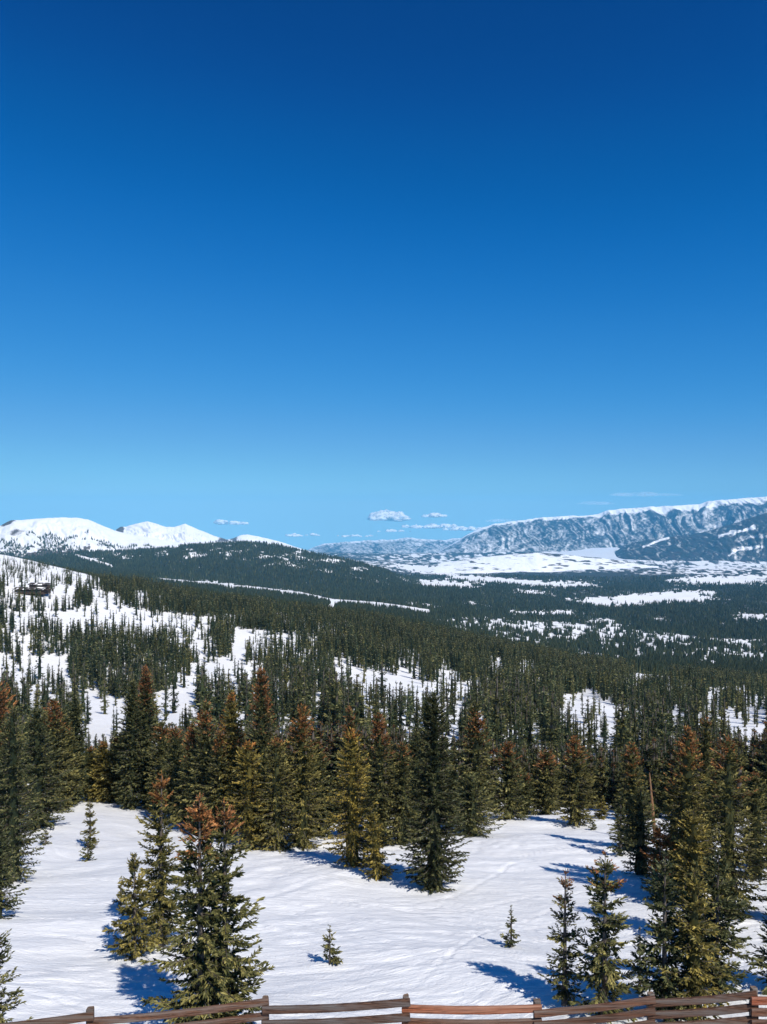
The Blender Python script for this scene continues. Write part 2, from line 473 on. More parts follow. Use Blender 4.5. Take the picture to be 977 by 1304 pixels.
# ------------------------------------------------------------------ mountains
def ridge(name, crest, dc, foot, df, mat, label, forest, nu=420, nv=90, rough=1.0, gul=1.0, seed=1, curve=1.0, crest_noise=0.6, back=0.35, px_gul=26.0):
    crest = np.array(crest, float); foot = np.array(foot, float)
    px = np.linspace(crest[0, 0], crest[-1, 0], nu)
    rc = np.interp(px, crest[:, 0], crest[:, 1]) + crest_noise * (fbm(px / 9.0, px * 0 + seed, 4, seed) - .5) * 2
    rf = np.interp(px, foot[:, 0], foot[:, 1])
    rf = np.maximum(rf, row_of(px, df) + 2.0)
    s = np.linspace(0, 1, nv)                   # foot .. crest
    P = np.repeat(px[:, None], nv, 1); S = np.repeat(s[None, :], nu, 0)
    D = df + (dc - df) * S
    zf = -(rf - CY) / F * df; zc = -(rc - CY) / F * dc
    prof = S ** curve
    H = (zc - zf)[:, None]
    Z = zf[:, None] + H * prof
    warp = (fbm(P / 40.0, S * 2.0, 3, seed + 7) - .5) * 60
    g1 = 1 - np.abs(fbm((P + warp + S * 18) / px_gul, S * 1.1 + .02 * P, 5, seed + 3, .58) - .5) * 2
    g2 = fbm((P - warp) / 14.0, S * 4.0, 4, seed + 5) - .5
    w = np.sin(np.pi * np.clip(S, 0, 1)) ** 0.8
    Z = Z + gul * w * np.abs(H) * 0.36 * (g1 - .72) + rough * w * np.abs(H) * 0.16 * g2
    fo = forest(P, CY - F * Z / D, S, g1)
    X = (P - CX) / F * D
    # skirt under the foot, back slope behind the crest
    Xs = (px - CX) / F * (df - 40); Zs = zf - 160
    Db = dc * (1 + back); Xb = (px - CX) / F * Db; Zb = np.full(nu, -1450.0) if dc > 12000 else np.full(nu, -700.0)
    Dm = dc * (1 + back * 0.25); Xm = (px - CX) / F * Dm; Zm = zc - np.abs(zc - Zb) * 0.22
    cat = lambda a, M, b, c: np.concatenate([a[:, None], M, b[:, None], c[:, None]], 1)
    X = cat(Xs, X, Xm, Xb); Y = cat(np.full(nu, df - 40.0), D, np.full(nu, Dm), np.full(nu, Db)); Z = cat(Zs, Z, Zm, Zb)
    fo = cat(fo[:, 0], fo, fo[:, -1], fo[:, -1])
    n2 = nv + 3
    idx = np.arange(nu * n2).reshape(nu, n2)
    Q = np.stack([idx[:-1, :-1], idx[1:, :-1], idx[1:, 1:], idx[:-1, 1:]], -1).reshape(-1, 4)
    me = quad_mesh(name, np.stack([X, Y, Z], -1).reshape(-1, 3), Q, {"forest": ('POINT', np.clip(fo, 0, 1).ravel())}, smooth=True)
    o = link(name, me, [mat])
    tag(o, label, kind="structure")
    return (X[:, 1:-2], Y[:, 1:-2], Z[:, 1:-2], fo[:, 1:-2])

M_PEAK = mat_mountain("alpine_snow", snow=(0.80, 0.81, 0.83, 1), amp=0.9, dark=(0.10, 0.085, 0.075, 1))
M_HILL = mat_mountain("valley_hill", lo=0.42, hi=0.58, sc=(0.006, 0.002, 0.008), amp=0.5, dark=(0.03, 0.034, 0.026, 1), rock=(0.10, 0.075, 0.055, 1))
M_RIDGE = mat_mountain("forested_ridge", sc=(0.010, 0.005, 0.012), amp=1.5, rock=(0.035, 0.04, 0.03, 1))
M_RANGE = mat_mountain("far_range", lo=0.12, hi=0.76, sc=(0.006, 0.002, 0.008), amp=0.5, dark=(0.018, 0.028, 0.026, 1), rock=(0.05, 0.045, 0.045, 1))
def mottle(P, Rw, seed, d=1.3):
    """snow and timber mottling that follows the gullies"""
    a = fbm((P + 2.2 * Rw) / 9.0, (Rw - .2 * P) / 9.0, 5, seed, .68) - .5
    b = np.abs(fbm((P - 1.6 * Rw) / 5.0, (Rw + .3 * P) / 18.0, 4, seed + 9) - .5)
    c = fbm(P / 2.6, Rw / 1.5, 3, seed + 21, .75) - .5
    return .8 * a - 3.2 * (.11 - b) * (b < .11) + 1.1 * c

pk = ridge("snowy_peak", [(-160, 700), (-60, 680), (0, 670), (8, 665), (14, 662.5), (30, 662), (55, 660), (75, 659), (98, 659), (113, 662), (130, 669), (148, 676), (175, 682), (215, 689), (260, 695), (310, 705)],
      5600, [(-160, 720), (0, 706), (60, 708), (110, 706), (160, 702), (240, 702), (310, 708)], 4300, M_PEAK,
      "broad snow covered dome with a rocky left end above the treeline",
      lambda P, Rw, S, g: 0.66 * sstep(0.42, 0.0, S + .5 * (fbm(P / 7, Rw / 3, 4, 2, .7) - .5)) + 0.62 * np.exp(-((P - 10) / 14) ** 2) * sstep(.75, .95, S) + 0.48 * np.exp(-((P - 25) / 22) ** 2 - ((S - .6) / .15) ** 2) + .05,
      rough=1.5, gul=0.75, seed=3, curve=0.9, px_gul=34)
ridge("snowy_peak", [(130, 690), (148, 674.5), (153, 671), (160, 670.5), (172, 667.5), (188, 664), (200, 667), (212, 671), (222, 671), (236, 667), (248, 672), (262, 678), (278, 684), (292, 688), (320, 697)],
      7600, [(130, 697), (220, 697), (320, 699)], 5700, M_PEAK,
      "twin pointed snow peaks right of the broad snowy dome",
      lambda P, Rw, S, g: 0.7 * np.exp(-((P - 153) / 6) ** 2) * sstep(.6, .8, S) + .5 * np.exp(-((P - 285) / 12) ** 2) * sstep(.5, .8, S) + .16 * (fbm(P / 6, Rw / 2, 3, 8) > .6) + .08 + .3 * sstep(.3, 0, S),
      rough=1.6, gul=1.3, seed=8, px_gul=18)
ridge("snowy_peak", [(255, 690), (285, 688), (297, 685.5), (306, 682), (315, 680.5), (330, 683), (345, 687), (358, 690), (372, 695), (400, 704)],
      8600, [(255, 699), (330, 699), (400, 706)], 7000, M_PEAK,
      "small white snow peak at the right end of the snowy mountains",
      lambda P, Rw, S, g: 0.6 * np.exp(-((P - 298) / 8) ** 2) * sstep(.5, .7, S) + .06 + .2 * sstep(.3, 0, S),
      rough=1.5, gul=1.2, seed=12, nu=200, px_gul=18)
fr = ridge("forested_ridge", [(20, 716), (60, 708), (100, 703), (150, 702), (180, 700), (220, 697), (240, 694), (270, 692), (300, 691), (330, 691), (350, 693), (375, 699), (400, 705), (430, 710), (460, 717), (480, 722), (500, 730), (520, 738), (540, 744), (560, 748)],
      4000, [(20, 728), (100, 735), (200, 742), (330, 748), (400, 750), (460, 748), (520, 752), (560, 754)], 2500, M_RIDGE,
      "dark wooded ridge speckled with snow below the white peaks",
      lambda P, Rw, S, g: 0.76 - 1.5 * sstep(.2, .75, S) * np.clip(fbm(P / 16, S * 9, 4, 4, .65) - .46, 0, 1) - .38 * inside(band([(95, 707), (120, 714), (145, 722)], 4), P, Rw) - .14 * np.exp(-((S - .45) / .12) ** 2) * sstep(250, 300, P),
      rough=0.5, gul=0.3, seed=15, curve=0.8)
ridge("far_range", [(380, 706), (395, 698), (410, 693), (440, 690), (470, 688), (500, 687), (520, 685), (545, 687), (570, 687), (600, 683), (640, 680), (700, 684)],
      22500, [(380, 708), (480, 703), (560, 702), (700, 700)], 17500, M_RANGE,
      "pale blue distant mountain range closing the valley",
      lambda P, Rw, S, g: 0.60 - .34 * sstep(.7, 1, S) + .4 * (g - .72) + .6 * mottle(P, Rw, 5), seed=21, crest_noise=1.2, back=0.03, px_gul=20)
ridge("wooded_mountain_range", [(540, 712), (560, 702), (580, 690), (595, 681), (610, 673), (630, 667), (650, 664), (690, 659), (720, 657), (745, 656.5), (760, 655), (775, 650), (790, 648), (830, 645), (860, 644), (890, 642), (903, 638), (915, 637), (940, 635), (977, 632), (1040, 629), (1140, 634)],
      17500, [(540, 713), (600, 708), (650, 706), (700, 703), (790, 699), (850, 700), (1140, 700)], 12800, M_RANGE,
      "long blue wooded mountain range capped with snow on the right",
      lambda P, Rw, S, g: 0.72 + 2.4 * np.gradient(g, axis=0) - .62 * sstep(.86, .95, S + .10 * (fbm(P / 16, P * 0, 3, 9) - .5) + .05 * sstep(740, 800, P)) + .35 * (g - .74) - .14 * sstep(.25, 0, S) - .14 * sstep(690, 600, P) + .55 * mottle(P, Rw, 15),
      nu=620, nv=120, seed=33, crest_noise=0.8, gul=1.0, back=0.25, px_gul=24)
ridge("wooded_hill", [(775, 709), (783, 703), (795, 695), (810, 690), (830, 687), (850, 684), (880, 681), (900, 677), (930, 668), (960, 658), (977, 653), (1030, 645), (1140, 650)],
      11200, [(775, 711), (810, 712), (850, 715), (900, 717), (977, 718), (1140, 718)], 9300, M_RANGE,
      "dark blue wooded hill cut by snowy runs beside the frozen lake",
      lambda P, Rw, S, g: 0.87 + 1.5 * np.gradient(g, axis=0) + .3 * (g - .72) + .5 * mottle(P, Rw, 25) - .6 * inside(band([(915, 683), (940, 677), (962, 670)], 3.5), P, Rw + 7 * (fbm(P / 8, Rw / 3, 3, 7) - .5)) - .6 * inside(band([(925, 708), (945, 698), (968, 697)], 4), P + 18 * (fbm(P / 7, Rw / 2, 3, 5) - .5), Rw + 7 * (fbm(P / 9, Rw / 3, 3, 6) - .5))
      - .6 * inside(band([(818, 697), (840, 688), (852, 685)], 3), P, Rw) - .35 * inside(band([(935, 690), (950, 684), (990, 680)], 4), P, Rw + 8 * (fbm(P / 8, Rw / 3, 3, 8) - .5)),
      nu=300, seed=41, crest_noise=0.8, gul=0.7, back=0.1, px_gul=22)
ridge("snowy_hill", [(540, 722), (565, 716), (600, 711), (630, 707), (650, 705.5), (683, 703.5), (717, 706), (760, 710), (797, 715), (824, 719), (860, 724), (900, 729), (960, 734)],
      8200, [(540, 725), (600, 732), (640, 740), (700, 745), (760, 746), (830, 742), (900, 738), (960, 736)], 5600, M_HILL,
      "low white rolling hill dotted with dark scrub in the valley",
      lambda P, Rw, S, g: 0.28 + .9 * (fbm(P / 22, S * 9, 5, 61, .65) - .5) + .9 * (fbm(P / 9, Rw / 1.2, 3, 62) - .5) + .22 * (S > .96) + .22 * np.exp(-((P - 772) / 14) ** 2 - ((S - .55) / .12) ** 2),
      nu=300, seed=52, gul=0.3, rough=0.6, crest_noise=0.5, back=0.08)

def build_lake():
    z = -590.0
    poly = [(698, 706), (715, 702.5), (740, 700.3), (755, 697.8), (785, 697), (792, 699), (782, 702), (790, 706), (815, 711), (812, 714), (780, 713), (755, 711), (720, 709)]
    V = []
    for (px, row) in poly:
        d = -z / ((row - CY) / F); V.append(((px - CX) / F * d, d, z))
    me = bpy.data.meshes.new("frozen_lake")
    me.from_pydata(V, [], [list(range(len(V)))]); me.update()
    m = NT("lake_ice"); p = m.pos()
    c = m.mix(m.noise(m.mapping(p, (0.001, 0.0006, 1)), 1.0, 4), (0.62, 0.64, 0.66, 1), (0.76, 0.78, 0.80, 1))
    m.bsdf(c, 0.6, 0.3)
    o = link("frozen_lake", me, [m.m]); tag(o, "flat pale frozen lake below the wooded hill", kind="structure")
build_lake()

# ------------------------------------------------------------------ conifers
def conifer_arrays(rng, H, R, nb, sp, lmin, lmax, wfac, b0=0.05, rust=0.0, rust_full=0.0, ncross=2, core=0.0, ragged=0.3, power=0.75, limbs=True, lean=0.0, thin_top=1.0, rust_amt=0.66):
    """crown quads (V, Q, mat, tone, olive) and trunk quads (V, Q)"""
    Vs = []; mats = []; tones = []
    u = b0 + (1 - b0) * 0.985 * (np.arange(nb) + rng.random(nb)) / nb
    nw = max(6, int(H * 2.6)); wh = np.round(u * nw) / nw
    u = np.clip(u * 0.55 + wh * 0.45 + rng.normal(0, 0.006, nb), b0 * .6, 0.985)
    prof = (1 - u) ** power * (0.62 + 0.38 * sstep(b0 * .5, b0 + 0.14, u))
    prof = np.maximum(prof, 0.07)
    az = rng.random(nb) * 2 * np.pi
    lump = 1 + ragged * 0.55 * np.sin(az * 2 + u * 9 + rng.random() * 6) * np.sin(u * 17 + rng.random() * 6)
    L = R * prof * lump * (1 - ragged + 2 * ragged * rng.random(nb) ** 0.8)
    el = np.radians(-16 + 52 * u ** 1.6 + rng.normal(0, 8, nb))
    up = 0.16 + 0.1 * rng.random(nb)
    btone = rng.normal(0, 0.13, nb)
    # spray positions
    ns = np.maximum(2, (L / sp).astype(int) + 1)
    bi = np.repeat(np.arange(nb), ns)
    k = np.arange(len(bi)) - np.repeat(np.cumsum(ns) - ns, ns)
    s = (k + rng.random(len(bi))) / ns[bi]
    s = 0.12 + 0.88 * s
    side = np.where(rng.random(len(bi)) < .5, -1.0, 1.0)
    Lb = L[bi]; a = az[bi]; e = el[bi]
    rad = Lb * s * np.cos(e); z = u[bi] * H + Lb * (s * np.sin(e) + up[bi] * s * s)
    P = np.stack([rad * np.cos(a), rad * np.sin(a), z], -1)
    ang = a + side * np.radians(62 - 42 * s + rng.normal(0, 12, len(bi)))
    pit = e + 2 * up[bi] * s * .7 + rng.normal(0, 0.28, len(bi)) - 0.10
    D = np.stack([np.cos(ang) * np.cos(pit), np.sin(ang) * np.cos(pit), np.sin(pit)], -1)
    l = np.clip(0.42 * Lb * (1.15 - s) + lmin, lmin, lmax) * (0.7 + 0.6 * rng.random(len(bi)))
    l = np.minimum(l, 0.55 * Lb + lmin)
    # leader
    nl = max(3, int(0.05 * H / max(sp, .05)) + 3)
    Pl = np.stack([rng.normal(0, .006, nl), rng.normal(0, .006, nl), H * (1 - 0.06 * np.linspace(1, 0, nl))], -1)
    al = rng.random(nl) * 6.28; pl = np.radians(40 + 45 * np.linspace(0, 1, nl))
    Dl = np.stack([np.cos(al) * np.cos(pl), np.sin(al) * np.cos(pl), np.sin(pl)], -1)
    P = np.concatenate([P, Pl]); D = np.concatenate([D, Dl]); l = np.concatenate([l, np.full(nl, max(lmin, .02 * H))])
    hu = np.concatenate([P[:-nl, 2] / H, np.ones(nl)]); bt = np.concatenate([btone[bi], np.zeros(nl)]); ss = np.concatenate([s, np.ones(nl)])
    n = len(P)
    rbr = np.concatenate([rng.random(nb)[bi], np.full(nl, .5)])
    isr = (.45 * rng.random(n) + .55 * rbr) < rust_amt * np.clip((hu - (1 - rust)) / max(.02, rust - rust_full + .02), 0, 1) if rust > 0 else np.zeros(n, bool)
    # rust-coloured cones hang in clusters: make it patchy
    if rust > 0:
        patch = vnoise(P[:, 0] / (R * .5) + 40, P[:, 2] / (R * .7) + P[:, 1] / (R * .5), int(rng.integers(1e6)))
        isr &= patch > 0.26
    for c in range(ncross):
        rv = rng.normal(0, 1, (n, 3)) if c else np.tile([0, 0, 1.0], (n, 1)) + rng.normal(0, .45, (n, 3))
        N = np.cross(D, rv); N /= np.linalg.norm(N, axis=1)[:, None] + 1e-9
        w = (wfac * l * (0.8 + .5 * rng.random(n)))[:, None]
        lc = l[:, None]
        q = np.stack([P, P + D * lc * .42 + N * w, P + D * lc - np.array([0, 0, 1.0]) * lc * .06, P + D * lc * .42 - N * w], 1)
        Vs.append(q.reshape(-1, 3)); mats.append(isr.astype(int))
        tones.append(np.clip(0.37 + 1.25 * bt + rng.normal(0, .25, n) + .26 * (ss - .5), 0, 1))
    V = np.concatenate(Vs); nq = len(V) // 4; Q = np.arange(nq * 4).reshape(nq, 4)
    mat = np.concatenate(mats); tone = np.concatenate(tones)
    if core > 0:          # filler cone against see-through crowns, inner shade painted as a dark tone
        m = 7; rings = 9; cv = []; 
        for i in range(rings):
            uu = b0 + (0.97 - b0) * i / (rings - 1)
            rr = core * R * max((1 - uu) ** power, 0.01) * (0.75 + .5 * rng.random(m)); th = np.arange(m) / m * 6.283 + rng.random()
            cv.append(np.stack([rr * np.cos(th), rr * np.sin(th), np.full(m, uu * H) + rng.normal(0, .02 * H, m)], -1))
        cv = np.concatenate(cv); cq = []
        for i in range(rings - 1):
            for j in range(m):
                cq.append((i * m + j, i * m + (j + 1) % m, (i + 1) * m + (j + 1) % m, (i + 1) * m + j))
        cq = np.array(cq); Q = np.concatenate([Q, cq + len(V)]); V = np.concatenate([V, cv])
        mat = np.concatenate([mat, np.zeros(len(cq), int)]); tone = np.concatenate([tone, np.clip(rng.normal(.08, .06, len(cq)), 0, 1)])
    # trunk (and limbs)
    m = 7; rings = 8; tv = []; tq = []
    r0 = 0.016 * H + 0.02
    for i in range(rings):
        f = i / (rings - 1); th = np.arange(m) / m * 6.283
        rr = r0 * (1 - f) ** .85 * (1.35 if i == 0 else 1) + 0.004
        tv.append(np.stack([rr * np.cos(th), rr * np.sin(th), np.full(m, -0.25 + (H * .99 + .25) * f)], -1))
    for i in range(rings - 1):
        for j in range(m): tq.append((i * m + j, i * m + (j + 1) % m, (i + 1) * m + (j + 1) % m, (i + 1) * m + j))
    tv = np.concatenate(tv); tq = np.array(tq)
    if limbs:
        mid = 0.55
        A = np.stack([0 * L, 0 * L, u * H], -1)
        def pt(sv):
            rr = L * sv * np.cos(el); return np.stack([rr * np.cos(az), rr * np.sin(az), u * H + L * (sv * np.sin(el) + up * sv * sv)], -1)
        B = pt(mid); C = pt(0.95)
        rb = np.maximum(0.006, 0.013 * L)
        lv = []
        for (Pp, sc) in ((A, 1.0), (B, .7), (C, .25)):
            for j in range(3):
                t = j * 2.094
                off = np.stack([-np.sin(az) * np.cos(t), np.cos(az) * np.cos(t), np.full(nb, np.sin(t))], -1) * (rb * sc)[:, None]
                lv.append(Pp + off)
        lv = np.stack(lv, 1).reshape(-1, 3)          # nb x 9
        base = np.arange(nb)[:, None] * 9
        pat = np.array([(i * 3 + j, i * 3 + (j + 1) % 3, (i + 1) * 3 + (j + 1) % 3, (i + 1) * 3 + j) for i in range(2) for j in range(3)])
        lq = (base[:, :, None] + pat[None]).reshape(-1, 4)
        tq = np.concatenate([tq, lq + len(tv)]); tv = np.concatenate([tv, lv])
    if lean:
        for W in (V, tv): W[:, 0] += lean * H * np.clip(W[:, 2] / H, 0, 1.1) ** 1.3
    return (V, Q, mat, tone), (tv, tq)

def tree_meshes(c, t, olive=0.0):
    V, Q, mat, tone = c
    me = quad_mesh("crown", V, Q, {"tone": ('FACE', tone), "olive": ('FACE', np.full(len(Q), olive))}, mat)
    me.materials.append(M_NEEDLE); me.materials.append(M_CONE)
    tm = quad_mesh("trunk", t[0], t[1], None, None, True)
    tm.materials.append(M_BARK)
    return me, tm

def place_tree(name, meshes, loc, rz, scale, label, cat, group, olive, bright):
    r = empty(name, loc, rz)
    r.scale = scale
    tag(r, label, cat, group)
    for nm, me in (("crown", meshes[0]), ("trunk", meshes[1])):
        o = bpy.data.objects.new(nm, me); COL.objects.link(o); o.parent = r
        o.color = (olive, bright, 0, 1) if nm == "crown" else (1, 1, 1, 1)
    return r

# hand-placed trees: px, top row, base row, width px, kind, rust extent, olive, brightness, label
TREES = [
 # foreground, near the fence
 (256, 1013, 1322, 104, 'open', .30, .22, 1.0, "tall left head of the twin-topped spruce growing through the wooden fence"),
 (287, 1019, 1317, 92, 'open', .26, .20, 1.0, "right head of the twin-topped spruce growing through the wooden fence"),
 (-9, 1172, 1345, 74, 'thin', .06, .15, .9, "sparse young spruce cut off by the bottom left corner"),
 (719, 1107, 1280, 48, 'thin', .34, .20, 1.0, "sparse red-tinged spruce standing left of a fuller one behind the fence"),
 (770, 1083, 1294, 68, 'open', .28, .18, 1.0, "full spruce with brownish top behind the fence beside a sparse red-tinged one"),
 (815, 1180, 1264, 20, 'thin', .0, .2, .9, "small thin sapling wedged between two big spruces behind the fence"),
 (846, 1085, 1296, 66, 'open', .0, .02, .85, "dark green spruce behind the fence, left of an ochre one"),
 (884, 1108, 1301, 74, 'dense', .0, .55, 1.05, "ochre tinted spruce right behind the fence post"),
 (912, 1085, 1266, 84, 'open', .0, .05, .85, "dark spruce with long low limbs right of the ochre spruce"),
 (651, 1153, 1206, 23, 'sapling', .0, .1, .9, "small bare-topped sapling alone on open snow at centre right"),
 (420, 1178, 1228, 32, 'sapling', .0, .25, 1.0, "small bushy sapling alone in the middle of the open snow"),
 (805, 1234, 1247, 12, 'sapling', .0, .1, .8, "tiny twig of a seedling poking out of the snow beside a sparse spruce"),
 (994, 1150, 1262, 66, 'dense', .0, .05, .8, "dark young spruce cut off by the right edge above the fence"),
 # left side of the clearing
 (204, 984, 1206, 62, 'open', .28, .38, 1.0, "rust-topped spruce beside the bushy olive one at the left clearing"),
 (172, 1086, 1219, 52, 'open', .0, .45, 1.0, "short bushy olive spruce at the foot of a rust-topped one"),
 (154, 1116, 1153, 17, 'sapling', .0, .4, 1.0, "stubby little sapling left of the bushy olive spruce"),
 (115, 1017, 1079, 17, 'thin', .0, .3, .9, "thin scraggy young fir alone at the back of the left snow patch"),
 (112, 1066, 1096, 22, 'sapling', .0, .1, .8, "little sapling just below the thin scraggy fir on the left snow patch"),
 (58, 1055, 1076, 15, 'sapling', .0, .1, .8, "tiny bent seedling on snow below a shaded fir at left"),
 (-4, 866, 1114, 92, 'dense', .38, .22, .95, "big rust-topped spruce filling the left edge"),
 (17, 900, 1122, 62, 'dense', .0, .02, .75, "dark spruce leaning into view beside the big one at the left edge"),
 (-6, 1040, 1170, 62, 'dense', .0, .0, .7, "low dark spruce at the left edge below the big rust-topped one"),
 (49, 903, 1054, 66, 'dense', .0, .04, .8, "dark fir with bluish lower branches and its shadow on the left snow patch"),
 (69, 890, 1032, 48, 'dense', .34, .25, .9, "rusty fir just behind the dark fir at the left snow patch"),
 # belt along the back of the clearing
 (84, 912, 1026, 40, 'dense', .30, .20, .9, "brown-topped fir in the belt between a rusty fir and a dark spire"),
 (98, 886, 1022, 30, 'dense', .0, .0, .75, "slim dark spire in the belt behind the left snow patch"),
 (116, 952, 1020, 34, 'dense', .10, .30, .9, "small olive fir in the belt straight above the thin scraggy fir"),
 (142, 960, 1018, 30, 'dense', .0, .15, .85, "short dark fir in the belt between the yellowish and dull olive firs"),
 (132, 945, 1021, 34, 'dense', .12, .55, 1.0, "short yellowish fir above the thin scraggy fir"),
 (152, 935, 1022, 38, 'dense', .15, .35, .9, "dull olive fir at the back of the left snow patch"),
 (168, 866, 1030, 40, 'dense', .10, .05, .75, "tall dark fir beside the tallest rust-headed spire at left"),
 (186, 848, 1028, 40, 'dense', .40, .05, .85, "tallest spire at left with a dark rust-red head"),
 (206, 918, 1034, 42, 'dense', .25, .20, .9, "brownish fir right of the tallest rust-headed spire"),
 (224, 926, 1046, 46, 'dense', .20, .15, .9, "mid-height fir with a brown tip behind the rust-topped spruce"),
 (244, 922, 1056, 42, 'dense', .40, .25, .95, "red-flanked fir in the belt above the twin-topped spruce"),
 (262, 894, 1062, 46, 'dense', .30, .20, .9, "fir with a red-brown pointed top above the twin-topped spruce"),
 (280, 932, 1064, 46, 'dense', .30, .25, .9, "broad brown fir crowded beside the orange-topped spire"),
 (296, 882, 1062, 46, 'dense', .45, .60, 1.0, "orange-topped spire in the belt left of centre"),
 (317, 945, 1080, 64, 'dense', .10, .70, 1.0, "wide yellow-olive fir at the front of the belt left of centre"),
 (334, 850, 1068, 52, 'dense', .42, .18, .85, "tall dark-red headed spire standing clear of the belt left of centre"),
 (353, 940, 1082, 58, 'dense', .10, .35, .95, "olive fir at the edge of the snow between yellow-olive and rust-headed firs"),
 (385, 898, 1078, 58, 'dense', .38, .40, .95, "rust-headed fir with olive flanks left of the golden fir"),
 (406, 950, 1064, 46, 'dense', .25, .10, .85, "shaded fir between the rust-headed fir and the golden one"),
 (396, 1005, 1062, 40, 'open', .0, .1, .85, "low ragged fir at the edge of the snow left of the golden fir"),
 (449, 928, 1102, 66, 'dense', .12, .92, 1.1, "golden yellow fir standing forward of the belt at the centre"),
 (482, 1030, 1119, 40, 'dense', .0, .70, 1.0, "short leaning olive fir at the right foot of the golden fir"),
 (446, 900, 1066, 40, 'dense', .25, .15, .85, "slim brown-tipped fir just behind the golden fir"),
 (484, 905, 1076, 50, 'dense', .40, .18, .85, "dark fir with brownish red crown right of the golden fir"),
 (512, 945, 1076, 48, 'dense', .22, .20, .85, "brown-tinged fir left of the tall dark spruce"),
 (530, 930, 1066, 44, 'dense', .0, .15, .8, "dull green fir tucked behind the tall dark spruce"),
 (553, 884, 1132, 84, 'tier', .0, .0, .60, "tall dark symmetrical spruce standing forward on the snow at centre"),
 (576, 985, 1046, 40, 'dense', .0, .25, .9, "low fir between the tall dark spruce and the red-topped fir"),
 (606, 893, 1050, 48, 'dense', .42, .20, .9, "red-topped fir right of the tall dark spruce"),
 (600, 990, 1064, 66, 'dense', .0, .10, .9, "low spreading green fir at the foot of the red-topped fir"),
 (648, 945, 1043, 44, 'dense', .38, .15, .9, "small red-topped fir on the snow crest right of centre"),
 (667, 985, 1037, 36, 'dense', .30, .10, .85, "short brownish fir on the snow crest beside a small red-topped one"),
 (696, 955, 1037, 40, 'dense', .36, .22, .9, "orange-tipped fir on the snow crest left of the isolated one"),
 (733, 938, 1049, 48, 'dense', .38, .30, .92, "isolated brown-topped fir with its skirt on the crest of the snow"),
 (766, 1015, 1043, 16, 'thin', .0, .5, 1.0, "small brown sapling on the snow crest right of the isolated fir"),
 (755, 1045, 1057, 9, 'sapling', .0, .1, .7, "tiny seedling on the snow near the crest right of the isolated fir"),
 # right group
 (806, 946, 1080, 48, 'dense', .42, .30, .92, "orange-brown topped fir at the left of the right-hand tree group"),
 (790, 1010, 1090, 26, 'thin', .0, .02, .75, "thin dark fir at the left foot of the right-hand tree group"),
 (816, 1005, 1114, 52, 'dense', .0, .03, .75, "dark low fir casting a long shadow across the snow at right"),
 (841, 1048, 1146, 42, 'open', .85, .2, .95, "young red-brown fir below the bare orange trunk"),
 (858, 985, 1128, 48, 'dense', .2, .45, .95, "olive fir directly right of the bare orange trunk"),
 (874, 926, 1140, 72, 'dense', .36, .42, .95, "large rust-topped fir in the middle of the right-hand group"),
 (900, 912, 1132, 54, 'dense', .10, .35, .9, "tall olive fir between two rust-topped ones at right"),
 (926, 938, 1164, 84, 'dense', .40, .30, .92, "broad red-topped fir at the right of the right-hand group"),
 (884, 1030, 1200, 66, 'dense', .0, .65, 1.0, "ochre fir in front of the large rust-topped fir at right"),
 (962, 985, 1118, 62, 'dense', .08, .30, .9, "green fir near the right edge behind the broad red-topped one"),
 (984, 905, 1106, 62, 'dense', .2, .15, .85, "tall fir cut off by the right edge"),
 # beside the frame, their shadows fall into the picture
 (1130, 1010, 1290, 90, 'dense', .0, .1, .9, "spruce just beyond the right edge casting shadow on the snow"),
 (1075, 1010, 1195, 80, 'dense', .0, .1, .9, "fir just beyond the right edge behind the fence line"),
]
rng0 = np.random.default_rng(11)
HAND = []
for i, (px, top, base, wpx, kind, rust, olive, bright, label) in enumerate(TREES):
    x, y, z = at(px, base)
    H = (base - top) / F * y
    Rr = wpx / F * y / 2 * (0.98 if kind == 'tier' else 1.10)
    rng = np.random.default_rng(100 + i)
    pxs = y / (F * 0.785)                   # metres per render pixel
    kw = dict(rust=rust, rust_full=rust * .45)
    lmin = max(0.035, 1.35 * pxs); lmax = max(0.13, 3.0 * pxs)
    if kind == 'dense':
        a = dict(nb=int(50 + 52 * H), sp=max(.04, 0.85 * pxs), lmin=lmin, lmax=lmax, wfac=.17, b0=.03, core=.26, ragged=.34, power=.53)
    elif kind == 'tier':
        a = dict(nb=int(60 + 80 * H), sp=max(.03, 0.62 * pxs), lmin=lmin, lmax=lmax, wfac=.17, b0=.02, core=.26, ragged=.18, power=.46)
    elif kind == 'open':
        a = dict(nb=int(34 + 46 * H), sp=.020, lmin=lmin, lmax=lmax, wfac=.15, b0=.02, core=.0, ragged=.44, power=.54, rust_amt=.70)
    elif kind == 'thin':
        a = dict(nb=int(26 + 40 * H), sp=.021, lmin=lmin, lmax=lmax * .8, wfac=.15, b0=.03, core=.0, ragged=.42, power=.52)
    else:
        a = dict(nb=int(16 + 34 * H), sp=.02, lmin=max(.03, 1.5 * pxs), lmax=.11, wfac=.18, b0=.04, core=.0, ragged=.38, power=.95)
    lean = (-.10 if 'short leaning' in label else 0) + rng.normal(0, .006)
    c, t = conifer_arrays(rng, H, Rr, lean=lean, **a, **kw)
    ms = tree_meshes(c, t)
    bright *= 1.72; olive = min(1, olive + .19)
    grp = "young saplings on the snow" if kind == 'sapling' else "conifers around the snowy clearing"
    nm = "sapling" if kind == 'sapling' else ("fir_tree" if "fir" in label else "spruce_tree")
    place_tree(nm, ms, (x, y, z - 0.03), 0, (1, 1, 1), label, "sapling" if kind == 'sapling' else "conifer", grp, olive, bright)
    HAND.append((x, y, H, Rr))

